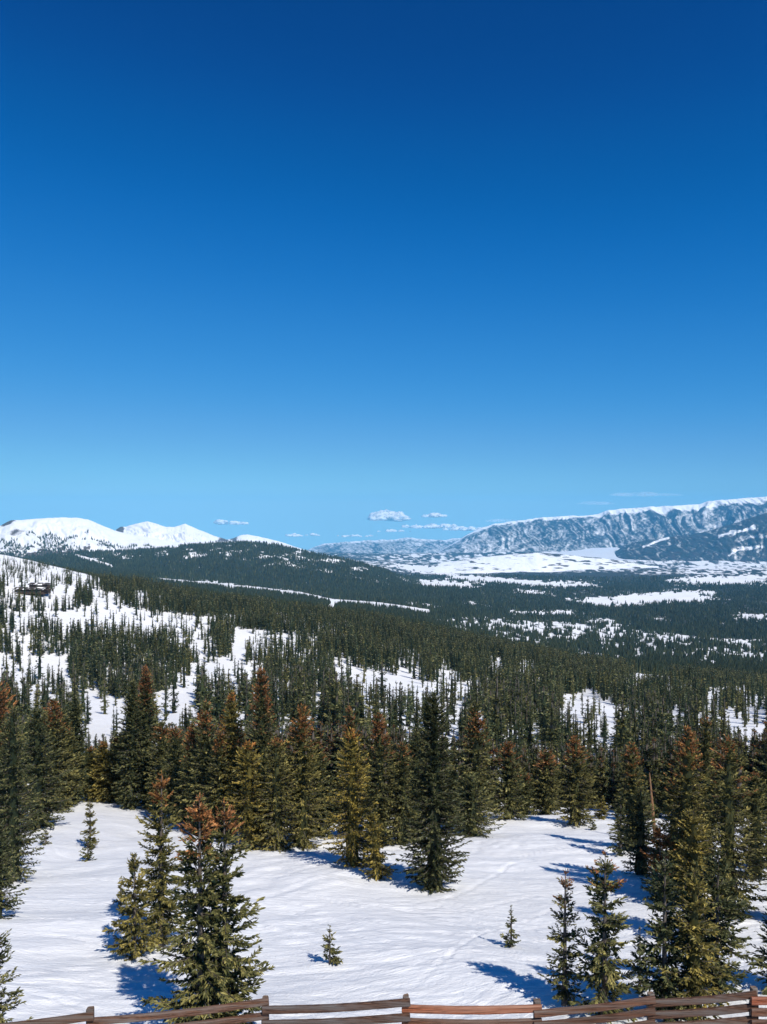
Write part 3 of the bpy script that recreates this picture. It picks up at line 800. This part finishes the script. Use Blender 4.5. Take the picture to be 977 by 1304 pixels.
# bare orange trunk
def snag():
    x, y, z = at(835, 1068)
    H = (1068 - 985) / F * y
    m = 9; rings = 14; V = []; Q = []
    rng = np.random.default_rng(5)
    for i in range(rings):
        f = i / (rings - 1); th = np.arange(m) / m * 6.283
        rr = (0.10 * (1 - f) ** .7 + .018) * (1 + .08 * rng.normal(0, 1, m)); 
        V.append(np.stack([rr * np.cos(th) - .35 * f, rr * np.sin(th), np.full(m, -.2 + (H + .2) * f)], -1))
    for i in range(rings - 1):
        for j in range(m): Q.append((i * m + j, i * m + (j + 1) % m, (i + 1) * m + (j + 1) % m, (i + 1) * m + j))
    r = empty("dead_tree", (x, y, z)); tag(r, "bare orange-brown dead trunk standing in the right-hand tree group", "dead tree")
    link("trunk", quad_mesh("snag_trunk", np.concatenate(V), np.array(Q), smooth=True), [M_SNAG], r)
    for k in range(9):
        V = []; Q = []
        zz = H * rng.uniform(.25, .95); a = rng.uniform(0, 6.28); l = rng.uniform(.12, .45); b = np.array([-.35 * zz / H, 0, zz]); d = np.array([np.cos(a), np.sin(a), .2])
        n = np.cross(d, [0, 0, 1])
        for (q, w) in ((0.0, .02), (l + .10, .006)):
            for (c1, c2) in ((1, 0), (0, 1), (-1, 0), (0, -1)):
                V.append(b + d * q + n * w * c1 + np.array([0, 0, w * c2]))
        for j in range(4): Q.append((j, (j + 1) % 4, 4 + (j + 1) % 4, 4 + j))
        link("broken_branch", quad_mesh("broken_branch", np.array(V), np.array(Q)), [M_SNAG], r)
snag()

# ---- the wood behind the clearing and down the hillside
rngF = np.random.default_rng(2024)
NF = 76000
dd = np.sqrt(rngF.random(NF) * (640 ** 2 - 50 ** 2) + 50 ** 2)
pxx = rngF.uniform(-75, 1052, NF)
xx = (pxx - CX) / F * dd; zz = ground_z(xx, dd); rr = CY - F * zz / dd
front = np.interp(pxx, [-80, 20, 60, 200, 230, 300, 420, 440, 540, 560, 640, 780, 800, 1000, 1060], [1012, 1012, 1012, 1014, 1040, 1056, 1050, 1046, 1046, 1036, 1030, 1030, 1048, 1060, 1060])
hh = np.clip(rngF.normal(9.0, 1.9, NF), 4.5, 14) * np.where(rngF.random(NF) < .24, rngF.uniform(.35, .8, NF), 1)
hh = hh * np.interp(dd, [50, 90, 160, 260, 640], [0.80, .95, .90, .78, .80])
# forest edge beyond which the hill dips out of view stays wooded
n1 = fbm(xx / 22.0, dd / 30.0, 3, 500); n2 = fbm(xx / 70.0, dd / 80.0, 3, 900)
n3 = fbm(pxx / 26.0, rr / 13.0, 4, 321)                      # clumps as they show
L = sstep(345, 300, pxx)
band_ = sstep(792, 800, rr) * sstep(846, 838, rr)
pl = np.where(rr < 796, .95 * (n3 > .49) + .09, np.where(rr < 846, .10 + .85 * sstep(.36, .50, n3), .84 * sstep(.46, .57, n3) + .06))
pr = 0.45 + 1.2 * (n1 - .42) + 2.4 * (n3 - .49)
pr = np.where(rr < 856, pr + .25, pr)
pr = np.where((rr > 872) & (rr < 965), np.where(n3 > .52, pr, pr - .34), pr)
prob = np.clip(pl * L + np.clip(pr, .05, 1) * (1 - L), .02, 1)
prob = np.where(dd < 105, np.maximum(prob, .8), prob)
prob = prob * np.interp(dd, [50, 110, 260, 640], [1.0, .66, .62, .70])
edge = sstep(748, 738, rr) * sstep(190, 130, pxx)
prob = np.where(edge > .5, .20 * (n3 > .47) + .04, prob); hh = hh * (1 - .52 * edge)
# the belt right behind the clearing keeps below the taller lone spires
env = np.interp(pxx, [-80, 60, 110, 160, 240, 300, 400, 560, 640, 800, 860, 1060], [885, 905, 935, 925, 918, 915, 915, 925, 940, 945, 930, 915])
toph = rr - hh / dd * F
hh = np.where((dd < 115) & (toph < env), np.maximum(3.5, (rr - env - np.abs(rngF.normal(0, 14, NF))) * dd / F), hh)
hpx = hh / dd * F
keep = (rr < front) & (rngF.random(NF) < prob) & (rr > 690)
blk = tree_blocked(pxx, rr, hpx)
blk &= dd > 112
keep &= ~(blk & (rngF.random(NF) < .91))
# the snow runs are thinner where photo shows streaks of snow between trunks
for (hx, hy, hH, hR) in HAND:
    keep &= ((xx - hx) ** 2 + (dd - hy) ** 2) > (0.9 * hR) ** 2
idx = np.nonzero(keep)[0]
idx = idx[np.argsort(dd[idx])]
FX, FY, FZ, FH = xx[idx], dd[idx], zz[idx], hh[idx]
FPX, FR = pxx[idx], rr[idx]
FW = np.clip(rngF.normal(.140, .032, len(idx)), .08, .22)       # radius / height
print("hillside trees", len(idx))
# prototypes
def protos(n, seed, **a):
    out = []
    for k in range(n):
        rng = np.random.default_rng(seed + k)
        kw = dict(a); kw['rust'] = [0, .35, 0, .22, .45, 0, .1, 0][k % 8] if a.get('rust') is None else a['rust']
        kw['rust_full'] = kw['rust'] * .4
        out.append(conifer_arrays(rng, 1.0, 0.125, **kw))
    return out
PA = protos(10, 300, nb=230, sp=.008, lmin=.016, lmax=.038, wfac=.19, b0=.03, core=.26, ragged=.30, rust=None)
NIND = 225
inview = [j for j in range(len(idx)) if -30 < FPX[j] < 1005]
ind = inview[:NIND]
metaA = [tree_meshes(c, t) for (c, t) in PA]
ZONES = [(200, "behind the left snow patch"), (430, "left of the golden fir"), (640, "behind the tall dark spruce"), (790, "below the snow crest right of centre"), (2000, "behind the right-hand tree group")]
KINDW = [("dark green", 0), ("rust-topped", 1), ("dark green", 0), ("brown-tipped", 2), ("rust-topped", 1), ("dark green", 0), ("green", 3), ("dark green", 0)]
for j in ind:
    k = int(rngF.integers(len(PA)))
    h = FH[j]; w = FW[j] / .125 * 1.12
    zone = next(s for lim, s in ZONES if FPX[j] < lim)
    word = KINDW[k % 8][0]
    lab = f"{word} fir packed in the conifer belt {zone}"
    ol = float(np.clip(rngF.normal(.24, .18), 0, .8)); br = float(rngF.uniform(.85, 1.5))
    place_tree("fir_tree", metaA[k], (FX[j], FY[j], FZ[j] - .05), rngF.uniform(0, 6.28), (h * w, h * w, h), lab, "conifer", f"{word} firs {zone}", ol, br)

def merged(name, protos_, sel, label, olive_mu, bright=1.0, tone_shift=0.0):
    Vall, Qall, mall, tall, oall = [], [], [], [], []
    off = 0
    kk = rngF.integers(len(protos_), size=len(sel))
    for p, (c, t) in enumerate(protos_):
        s = sel[kk == p]
        if not len(s): continue
        V, Q, mat, tone = c
        V = np.concatenate([V, t[0]]); Q = np.concatenate([Q, t[1] + len(c[0])])
        mat = np.concatenate([mat, np.full(len(t[1]), 2)]); tone = np.concatenate([tone, np.full(len(t[1]), .4)])
        n = len(s); th = rngF.uniform(0, 6.28, n)
        h = FH[s][:, None]; w = (FW[s] / .125)[:, None] * h
        ct, st = np.cos(th)[:, None], np.sin(th)[:, None]
        X = (V[None, :, 0] * ct - V[None, :, 1] * st) * w + FX[s][:, None]
        Y = (V[None, :, 0] * st + V[None, :, 1] * ct) * w + FY[s][:, None]
        Z = V[None, :, 2] * h + FZ[s][:, None] - .05
        Vall.append(np.stack([X, Y, Z], -1).reshape(-1, 3))
        Qall.append((Q[None] + (np.arange(n) * len(V))[:, None, None]).reshape(-1, 4) + off); off += n * len(V)
        mall.append(np.tile(mat, n)); tall.append((tone[None] + rngF.normal(tone_shift, .16, n)[:, None]).ravel())
        oall.append(np.repeat(np.clip(rngF.normal(olive_mu, .15, n), 0, 1), len(Q)))
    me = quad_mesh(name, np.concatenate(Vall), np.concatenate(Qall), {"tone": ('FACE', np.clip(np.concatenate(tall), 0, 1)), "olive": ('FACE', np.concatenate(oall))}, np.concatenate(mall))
    o = link(name, me, [M_NEEDLE, M_CONE, M_BARK]); o.color = (0, bright, 0, 1)
    tag(o, label, kind="stuff")
    print(name, len(sel), "trees", len(me.polygons), "faces")
    return o
isind = np.zeros(len(idx), bool); isind[ind] = True
rest = np.nonzero(~isind)[0]
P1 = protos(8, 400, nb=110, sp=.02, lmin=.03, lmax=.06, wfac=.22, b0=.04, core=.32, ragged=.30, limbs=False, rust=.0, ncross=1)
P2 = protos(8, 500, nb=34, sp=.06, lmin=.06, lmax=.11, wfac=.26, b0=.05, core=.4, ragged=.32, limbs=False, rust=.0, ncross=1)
n_ = rest[FY[rest] < 230]; f_ = rest[FY[rest] >= 230]
merged("hillside_forest", P1, n_, "dense dark conifers on the slope below the clearing", .16, 1.22)
merged("far_hillside_forest", P2, f_, "dark conifers covering the hillside in bands between ski runs", .18, 1.18)

# ---- valley wood
def valley():
    global FX, FY, FZ, FH, FW
    n = 300000
    d = np.exp(rngF.uniform(math.log(640), math.log(5200), n)); px = rngF.uniform(-40, 1020, n)
    # equal spread over the picture: more of them where the ground is seen steeply
    x = (px - CX) / F * d; z = ground_z(x, d); row = CY - F * z / d
    f = forest_mask(px, row, d)
    q = fbm(px / 14.0, np.log(d) * 30, 3, 808)
    keep = (f + (q - .5) * .7 > .45 + .15 * rngF.random(n)) & (rngF.random(n) < np.interp(d, [640, 1500, 5200], [.85, .6, .42]) * ((d > 980) | (px > 230))) & (rngF.random(n) < np.clip(f * 1.5, 0, 1))
    X, Y, Z = x[keep], d[keep], z[keep]
    # the forested ridge
    RX, RY, RZ, RF = fr
    m = 26000
    iu = rngF.integers(RX.shape[0] - 1, size=m); iv = rngF.integers(RX.shape[1] - 1, size=m); a = rngF.random(m); b = rngF.random(m)
    bl = lambda A: (A[iu, iv] * (1 - a) + A[iu + 1, iv] * a) * (1 - b) + (A[iu, iv + 1] * (1 - a) + A[iu + 1, iv + 1] * a) * b
    kp = bl(RF) + rngF.normal(0, .12, m) > .52
    X = np.concatenate([X, bl(RX)[kp]]); Y = np.concatenate([Y, bl(RY)[kp]]); Z = np.concatenate([Z, bl(RZ)[kp]])
    # scattered timberline trees on the foot of the snowy dome
    RX, RY, RZ, RF = pk
    m = 9000
    iu = rngF.integers(RX.shape[0] - 1, size=m); iv = (RX.shape[1] * .55 * rngF.random(m) ** 1.8).astype(int); a = rngF.random(m); b = rngF.random(m)
    q = fbm(iu / 22.0, iv / 9.0, 4, 71)
    kp = q + .55 * (.30 - iv / RX.shape[1]) > .53
    X = np.concatenate([X, bl(RX)[kp]]); Y = np.concatenate([Y, bl(RY)[kp]]); Z = np.concatenate([Z, bl(RZ)[kp]])
    H = np.clip(rngF.normal(9.5, 2.0, len(X)), 5, 15) * np.interp(Y, [640, 2000, 5200], [.9, 1.05, 1.6]); 
    mm = 5; th = np.arange(mm) / mm * 6.283
    V = np.concatenate([np.stack([np.cos(th) * .15, np.sin(th) * .15, np.zeros(mm) + .04], -1), np.stack([np.cos(th + .5) * .07, np.sin(th + .5) * .07, np.zeros(mm) + .55], -1), np.stack([np.cos(th) * .004, np.sin(th) * .004, np.ones(mm)], -1)])
    Q = np.array([(i * mm + j, i * mm + (j + 1) % mm, (i + 1) * mm + (j + 1) % mm, (i + 1) * mm + j) for i in range(2) for j in range(mm)])
    N = len(X); rot = rngF.uniform(0, 6.28, N)[:, None]; w = (H * np.interp(Y, [640, 5200], [1.0, 1.5]) * rngF.uniform(.8, 1.25, N))[:, None]
    jit = rngF.uniform(.75, 1.25, (N, len(V)))
    VX = (V[None, :, 0] * np.cos(rot) - V[None, :, 1] * np.sin(rot)) * w * jit + X[:, None]
    VY = (V[None, :, 0] * np.sin(rot) + V[None, :, 1] * np.cos(rot)) * w * jit + Y[:, None]
    VZ = V[None, :, 2] * H[:, None] + Z[:, None]
    QQ = (Q[None] + (np.arange(N) * len(V))[:, None, None]).reshape(-1, 4)
    tone = np.clip(np.repeat(rngF.normal(.36, .15, N), len(Q)), 0, 1)
    me = quad_mesh("valley_forest", np.stack([VX, VY, VZ], -1).reshape(-1, 3), QQ, {"tone": ('FACE', tone), "olive": ('FACE', np.repeat(np.clip(rngF.normal(.08, .1, N), 0, 1), len(Q)))})
    o = link("valley_forest", me, [M_NEEDLE]); o.color = (0, .9, 0, 1)
    tag(o, "far conifer forest carpeting the valley floor", kind="stuff")
    print("valley trees", N)
valley()

# ------------------------------------------------------------------ fence
M_RAIL = mat_wood("weathered_rail", (0.035, 0.02, 0.014, 1), (0.20, 0.105, 0.065, 1), (0.22, 7, 9), (0.17, 0.15, 0.135, 1))
M_POST = mat_wood("weathered_post", (0.10, 0.065, 0.045, 1), (0.22, 0.15, 0.11, 1), (4, 4, 0.5), (0.17, 0.15, 0.135, 1))
def rail_mesh(A, B, h, t, seed):
    """rough-sawn rail from A to B (its top edge line), height h, thickness t"""
    rng = np.random.default_rng(seed); A = np.array(A); B = np.array(B)
    D = B - A; L = np.linalg.norm(D); D /= L; U = np.array([0, 0, 1.0]); U = U - D * (U @ D); U /= np.linalg.norm(U); S = np.cross(D, U)
    sec = [(-.5, -.36), (-.38, -.5), (.38, -.5), (.5, -.36), (.5, .36), (.40, .5), (-.40, .5), (-.5, .36)]
    n = max(8, int(L / .14)); V = []
    for i in range(n + 1):
        f = i / n; wob = rng.normal(0, .02); hv = 1 + .07 * (vnoise(f * L * 1.3, seed, 3) - .5) + rng.normal(0, .008)
        sag = -.012 * math.sin(math.pi * f) * L
        for (a, b) in sec:
            V.append(D * (f * L) + S * (a * t * (1 + rng.normal(0, .04))) + U * ((b - .5) * h * hv + sag + wob * .08))
    Q = [(i * 8 + j, i * 8 + (j + 1) % 8, (i + 1) * 8 + (j + 1) % 8, (i + 1) * 8 + j) for i in range(n) for j in range(8)]
    caps = []
    for b0 in (0, n * 8):
        caps += [(b0, b0 + 1, b0 + 2, b0 + 3), (b0, b0 + 3, b0 + 4, b0 + 7), (b0 + 4, b0 + 5, b0 + 6, b0 + 7)]
    return quad_mesh("rail", np.array(V), np.array(Q + caps))
def wpt(px, row, d): return ((px - CX) / F * d, d, -(row - CY) / F * d)
fence = empty("wooden_fence", (wpt(518, 1280, 14.6)[0], 14.6, float(ground_z(0.4, 14.6))))
tag(fence, "weathered brown wooden rail fence running along the bottom edge", "fence")
def to_f(p): return (p[0] - fence.location.x, p[1] - fence.location.y, p[2] - fence.location.z)
PD = {-60: 14.3, 115: 14.35, 338: 14.7, 517: 14.5, 684: 14.65, 829: 14.75, 960: 14.6, 1110: 14.8}
for k, (px, top) in enumerate([(-60, 1298), (115, 1284), (338, 1270), (517, 1268), (684, 1273.5), (829, 1264.5), (960, 1257.5), (1110, 1260)]):
    d = PD[px] + .10; x, y, zt = wpt(px, top, d); zb = float(ground_z(x, y)) - .3
    rng = np.random.default_rng(70 + k); w = .065
    sec = [(-1, -.7), (-.7, -1), (.7, -1), (1, -.7), (1, .7), (.7, 1), (-.7, 1), (-1, .7)]
    n = 10; V = []
    for i in range(n + 1):
        f = i / n; ww = w * (1 + .06 * rng.normal())
        V += [(a * ww * (.92 if i == n else 1), b * ww * (.92 if i == n else 1), zb - zt + (zt - zb) * f + (rng.normal(0, .008) if i == n else 0)) for a, b in sec]
    Q = [(i * 8 + j, i * 8 + (j + 1) % 8, (i + 1) * 8 + (j + 1) % 8, (i + 1) * 8 + j) for i in range(n) for j in range(8)]
    b0 = n * 8; Q += [(b0, b0 + 1, b0 + 2, b0 + 3), (b0, b0 + 3, b0 + 4, b0 + 7), (b0 + 4, b0 + 5, b0 + 6, b0 + 7)]
    o = link("post", quad_mesh("post", np.array(V), np.array(Q)), [M_POST], fence, to_f((x, y, zt)))
    g = rng.uniform(.75, 1.1); o.color = (g, g, g, 1)
SEG = [ # px0, top row 0, px1, top row 1, spacing, thickness px, tint
 (-64, 1309, 119, 1288.5, 17, 9, (.9, .85, .8)), (111, 1297, 342, 1271, 17, 8, (1.0, .9, .85)),
 (334, 1281.5, 522, 1271.5, 18, 9, (.72, .72, .74)), (512, 1279.5, 690, 1279.5, 17, 9, (1.9, 1.15, .85)),
 (680, 1287, 834, 1268.5, 14.5, 8, (.95, .85, .8)), (824, 1273.5, 963, 1262, 15, 8.5, (.85, .8, .78)), (957, 1269.5, 1114, 1267, 14.5, 9, (1.8, 1.0, .75))]
pk = list(PD)
for k, (p0, r0, p1, r1, sp, th, tint) in enumerate(SEG):
    d0, d1 = PD[pk[k]], PD[pk[k + 1]]
    off = -.035 if k % 2 else -.105
    for j in range(4):
        A = wpt(p0, r0 + sp * j, d0 + off); B = wpt(p1, r1 + sp * j + (j * .6), d1 + off)
        zb = float(ground_z(A[0], A[1]))
        if A[2] - zb < .12: continue
        o = link("rail", rail_mesh(A, B, th / F * 14.4 * 1.05, .055, 900 + k * 10 + j), [M_RAIL], fence, to_f(A))
        rng = np.random.default_rng(k * 7 + j); g = rng.uniform(.8, 1.1)
        tt = tint if j == 0 or max(tint) < 1.2 else (1.05, .85, .75)
        o.color = (tt[0] * g, tt[1] * g, tt[2] * g, 1)

# ------------------------------------------------------------------ lodge on the left hill
def box(V, Q, c, s, rot=None):
    n = len(V)
    for dx in (-1, 1):
        for dy in (-1, 1):
            for dz in (-1, 1): V.append((c[0] + dx * s[0] / 2, c[1] + dy * s[1] / 2, c[2] + dz * s[2] / 2))
    for f in ((0, 1, 3, 2), (4, 6, 7, 5), (0, 4, 5, 1), (2, 3, 7, 6), (0, 2, 6, 4), (1, 5, 7, 3)): Q.append(tuple(n + i for i in f))
def boxes(name, lst, mat, parent):
    V = []; Q = []
    for c, s in lst: box(V, Q, c, s)
    return link(name, quad_mesh(name, np.array(V), np.array(Q)), [mat], parent)
def gable(name, c, L, W, rise, over, mat, parent, thick=.25):
    V = []; x0, x1 = c[0] - L / 2 - over, c[0] + L / 2 + over; w = W / 2 + over
    for x in (x0, x1):
        for (yy, zz_) in ((-w, 0), (0, rise), (w, 0), (w, thick), (0, rise + thick), (-w, thick)): V.append((x, c[1] + yy, c[2] + zz_))
    Q = [(i, (i + 1) % 6, 6 + (i + 1) % 6, 6 + i) for i in range(6)] + [(0, 1, 4, 5), (1, 2, 3, 4), (6, 7, 10, 11), (7, 8, 9, 10)]
    return link(name, quad_mesh(name, np.array(V), np.array(Q)), [mat], parent)
M_LOGWALL = mat_wood("dark_log_wall", (0.045, 0.028, 0.02, 1), (0.085, 0.055, 0.04, 1), (1, 1, 3), (0.07, 0.055, 0.045, 1))
def mat_roof():
    m = NT("roof_with_snow"); p = m.pos()
    m.bsdf(m.mix(m.mapr(m.noise(p, .35, 3), .52, .6), (0.055, 0.045, 0.042, 1), SNOW), .8, .2); return m.m
M_ROOF = mat_roof()
def mat_glass():
    m = NT("window_glass"); m.bsdf((0.03, 0.04, 0.05, 1), .1, .5); return m.m
M_GLASS = mat_glass()
def lodge():
    x, y, z = at(40, 757)
    r = empty("mountain_lodge", (x, y, z), math.radians(-6)); r.scale = (.86, .86, .78); tag(r, "long low dark timber lodge on the snowy hill at far left", "lodge")
    boxes("wall", [((-1, 2, 1.6), (19, 7, 3.6)), ((2.5, 5.5, 3.1), (11, 6, 6.4))], M_LOGWALL, r)
    gable("roof", (-1, 2, 3.41), 19, 7, 1.3, .8, M_ROOF, r)
    gable("roof", (2.5, 5.5, 6.31), 11, 6, 1.2, .7, M_ROOF, r)
    for k in range(7):
        w = boxes("window", [((-8.6 + k * 2.5, -1.53, 1.9), (1.5, .1, 1.5))], M_GLASS, r)
    boxes("deck", [((1, -3.4, .9), (22, 3.6, .25))], M_LOGWALL, r)
    boxes("deck_railing", [((1, -5.1, 1.9), (22, .12, .15)), ((1, -5.1, 1.45), (22, .08, .1))], M_LOGWALL, r)
    for k in range(8): boxes("deck_post", [((-9.8 + k * 3.08, -5.1, .95), (.2, .2, 1.9))], M_LOGWALL, r)
    boxes("porch_frame", [((13.2, -1, 1.8), (.3, .3, 3.4)), ((13.2, 3, 1.8), (.3, .3, 3.4)), ((11.0, 1, 3.6), (5, 5, .25))], M_LOGWALL, r)
    x, y, z = at(108, 761)
    r = empty("log_hut", (x, y, z), math.radians(8)); tag(r, "small dark hut among trees right of the long timber lodge", "hut")
    boxes("wall", [((0, 2, 1.1), (6, 4, 2.4))], M_LOGWALL, r)
    gable("roof", (0, 2, 2.31), 6, 4, 1.1, .5, M_ROOF, r)
    boxes("door", [((-1.2, -.03, .95), (1, .1, 1.9))], M_GLASS, r)
    boxes("window", [((1.2, -.03, 1.3), (1.2, .1, .9))], M_GLASS, r)
lodge()

# ------------------------------------------------------------------ haze and clouds
def vol_mat(name, color, density, aniso=0.0):
    m = NT(name); v = m.n("ShaderNodeVolumePrincipled")
    v.inputs["Color"].default_value = color; v.inputs["Density"].default_value = density; v.inputs["Anisotropy"].default_value = aniso
    m.l(v.outputs[0], m.out.inputs["Volume"]); return m.m
HAZE_DENSITY = 3.1e-5
def haze():
    V = []; Q = []
    box(V, Q, (0, 0, (-1700 + 470) / 2), (48500, 48500, 2170))
    o = link("haze", quad_mesh("haze", np.array(V), np.array(Q)), [vol_mat("haze_air", (0.14, 0.58, 1.0, 1), HAZE_DENSITY, -0.3)])
    tag(o, "thin blue air haze filling the valley", kind="stuff")
haze()

def clouds():
    q = NT("cloud_white"); d1 = q.n("ShaderNodeBsdfDiffuse"); d1.inputs[0].default_value = (.95, .95, .95, 1)
    t1 = q.n("ShaderNodeBsdfTranslucent"); t1.inputs[0].default_value = (.9, .9, .92, 1); tr = q.n("ShaderNodeBsdfTransparent")
    m1 = q.n("ShaderNodeMixShader"); m1.inputs[0].default_value = .35; q.l(d1.outputs[0], m1.inputs[1]); q.l(t1.outputs[0], m1.inputs[2])
    m2 = q.n("ShaderNodeMixShader"); q.l(q.mapr(q.noise(q.mapping(q.pos(), (.004, .002, .006)), 1.0, 5, .65),   .34, .56, .12, .95), m2.inputs[0])
    q.l(tr.outputs[0], m2.inputs[1]); q.l(m1.outputs[0], m2.inputs[2]); q.l(m2.outputs[0], q.out.inputs["Surface"]); mt = q.m
    mw = vol_mat("wispy_cloud_vapour", (1, 1, 1, 1), 0.0011, -0.6)
    D = 46000.0
    CL = [ # px, row, width, height, material, label
     (283, 667, 24, 7, mt, "small rounded cloud, left one of a pair over the low snow peak"),
     (301, 667.5, 28, 6, mt, "small flat cloud, right one of a pair over the low snow peak"),
     (375, 683, 20, 5, mt, "small cloud low over the ridge end, left of a similar one"),
     (398, 682, 18, 5, mt, "small cloud low over the ridge end, right of a similar one"),
     (493, 662, 46, 17, mt, "largest puffy white cloud above the middle of the far range"),
     (552, 658, 32, 7, mt, "small cloud right of the largest puffy one"),
     (556, 672, 90, 7, mt, "long low cloud lying along the far range"),
     (500, 677, 46, 4, mt, "thin low cloud under the largest puffy one"),
     (600, 675, 70, 7, mt, "long low cloud bank against the left end of the wooded range"),
     (450, 683, 60, 3.5, mt, "thin low cloud strip above the left part of the far range"),
     (640, 664, 60, 5, mw, "faint cloud above the left end of the wooded mountain range"),
     (760, 642, 60, 6, mw, "faint grey cloud over the snowy crest at right"),
     (820, 631, 80, 8, mw, "faint wide grey cloud high over the snowy crest at right")]
    for i, (px, row, w, h, m, lab) in enumerate(CL):
        rng = np.random.default_rng(600 + i); d = D + rng.uniform(-3000, 3000)
        W = w / F * d; Hh = h / F * d; Va = []; Qa = []; off = 0
        nu, nv = 30, 17
        U, Vv = np.meshgrid(np.arange(nu) / nu * 2 * np.pi, np.linspace(0, np.pi, nv), indexing='ij')
        idx = np.arange(nu * nv).reshape(nu, nv); nx = np.roll(idx, -1, axis=0)
        Q = np.stack([idx[:, :-1], idx[:, 1:], nx[:, 1:], nx[:, :-1]], -1).reshape(-1, 4)
        for b in range(int(5 + w / 5)):                    # overlapping billows on a flat base
            t = np.clip(rng.normal(0, .30), -.62, .62); k = (1 - (t / .7) ** 2)
            rr = Hh * rng.uniform(.30, .62) * (.35 + .65 * k)
            dx = np.cos(U) * np.sin(Vv); dy = np.sin(U) * np.sin(Vv); dz = np.cos(Vv)
            r = 0.45 + 1.1 * fbm(dx * 2.6 + 30 * i + 7 * b, dz * 2.6 + dy * 2.1, 5, 70 + i + b, .6)
            dz = np.where(dz < 0, dz * .30, dz)
            st = rng.uniform(1.1, 2.2) if m is mt else rng.uniform(2.5, 4.5)
            Va.append(np.stack([dx * r * rr * st + t * W * .8, dy * r * rr * 1.5 + rng.normal(0, .12 * W), dz * r * rr + rng.uniform(-.05, .16) * Hh * k], -1).reshape(-1, 3))
            Qa.append(Q + off); off += nu * nv
        V = np.concatenate(Va); Q = np.concatenate(Qa)
        o = link("cloud", quad_mesh("cloud", V, Q, smooth=True), [m], None, ((px - CX) / F * d, d, -(row - CY) / F * d))
        tag(o, lab, "cloud", "small clouds low over the mountains")
clouds()
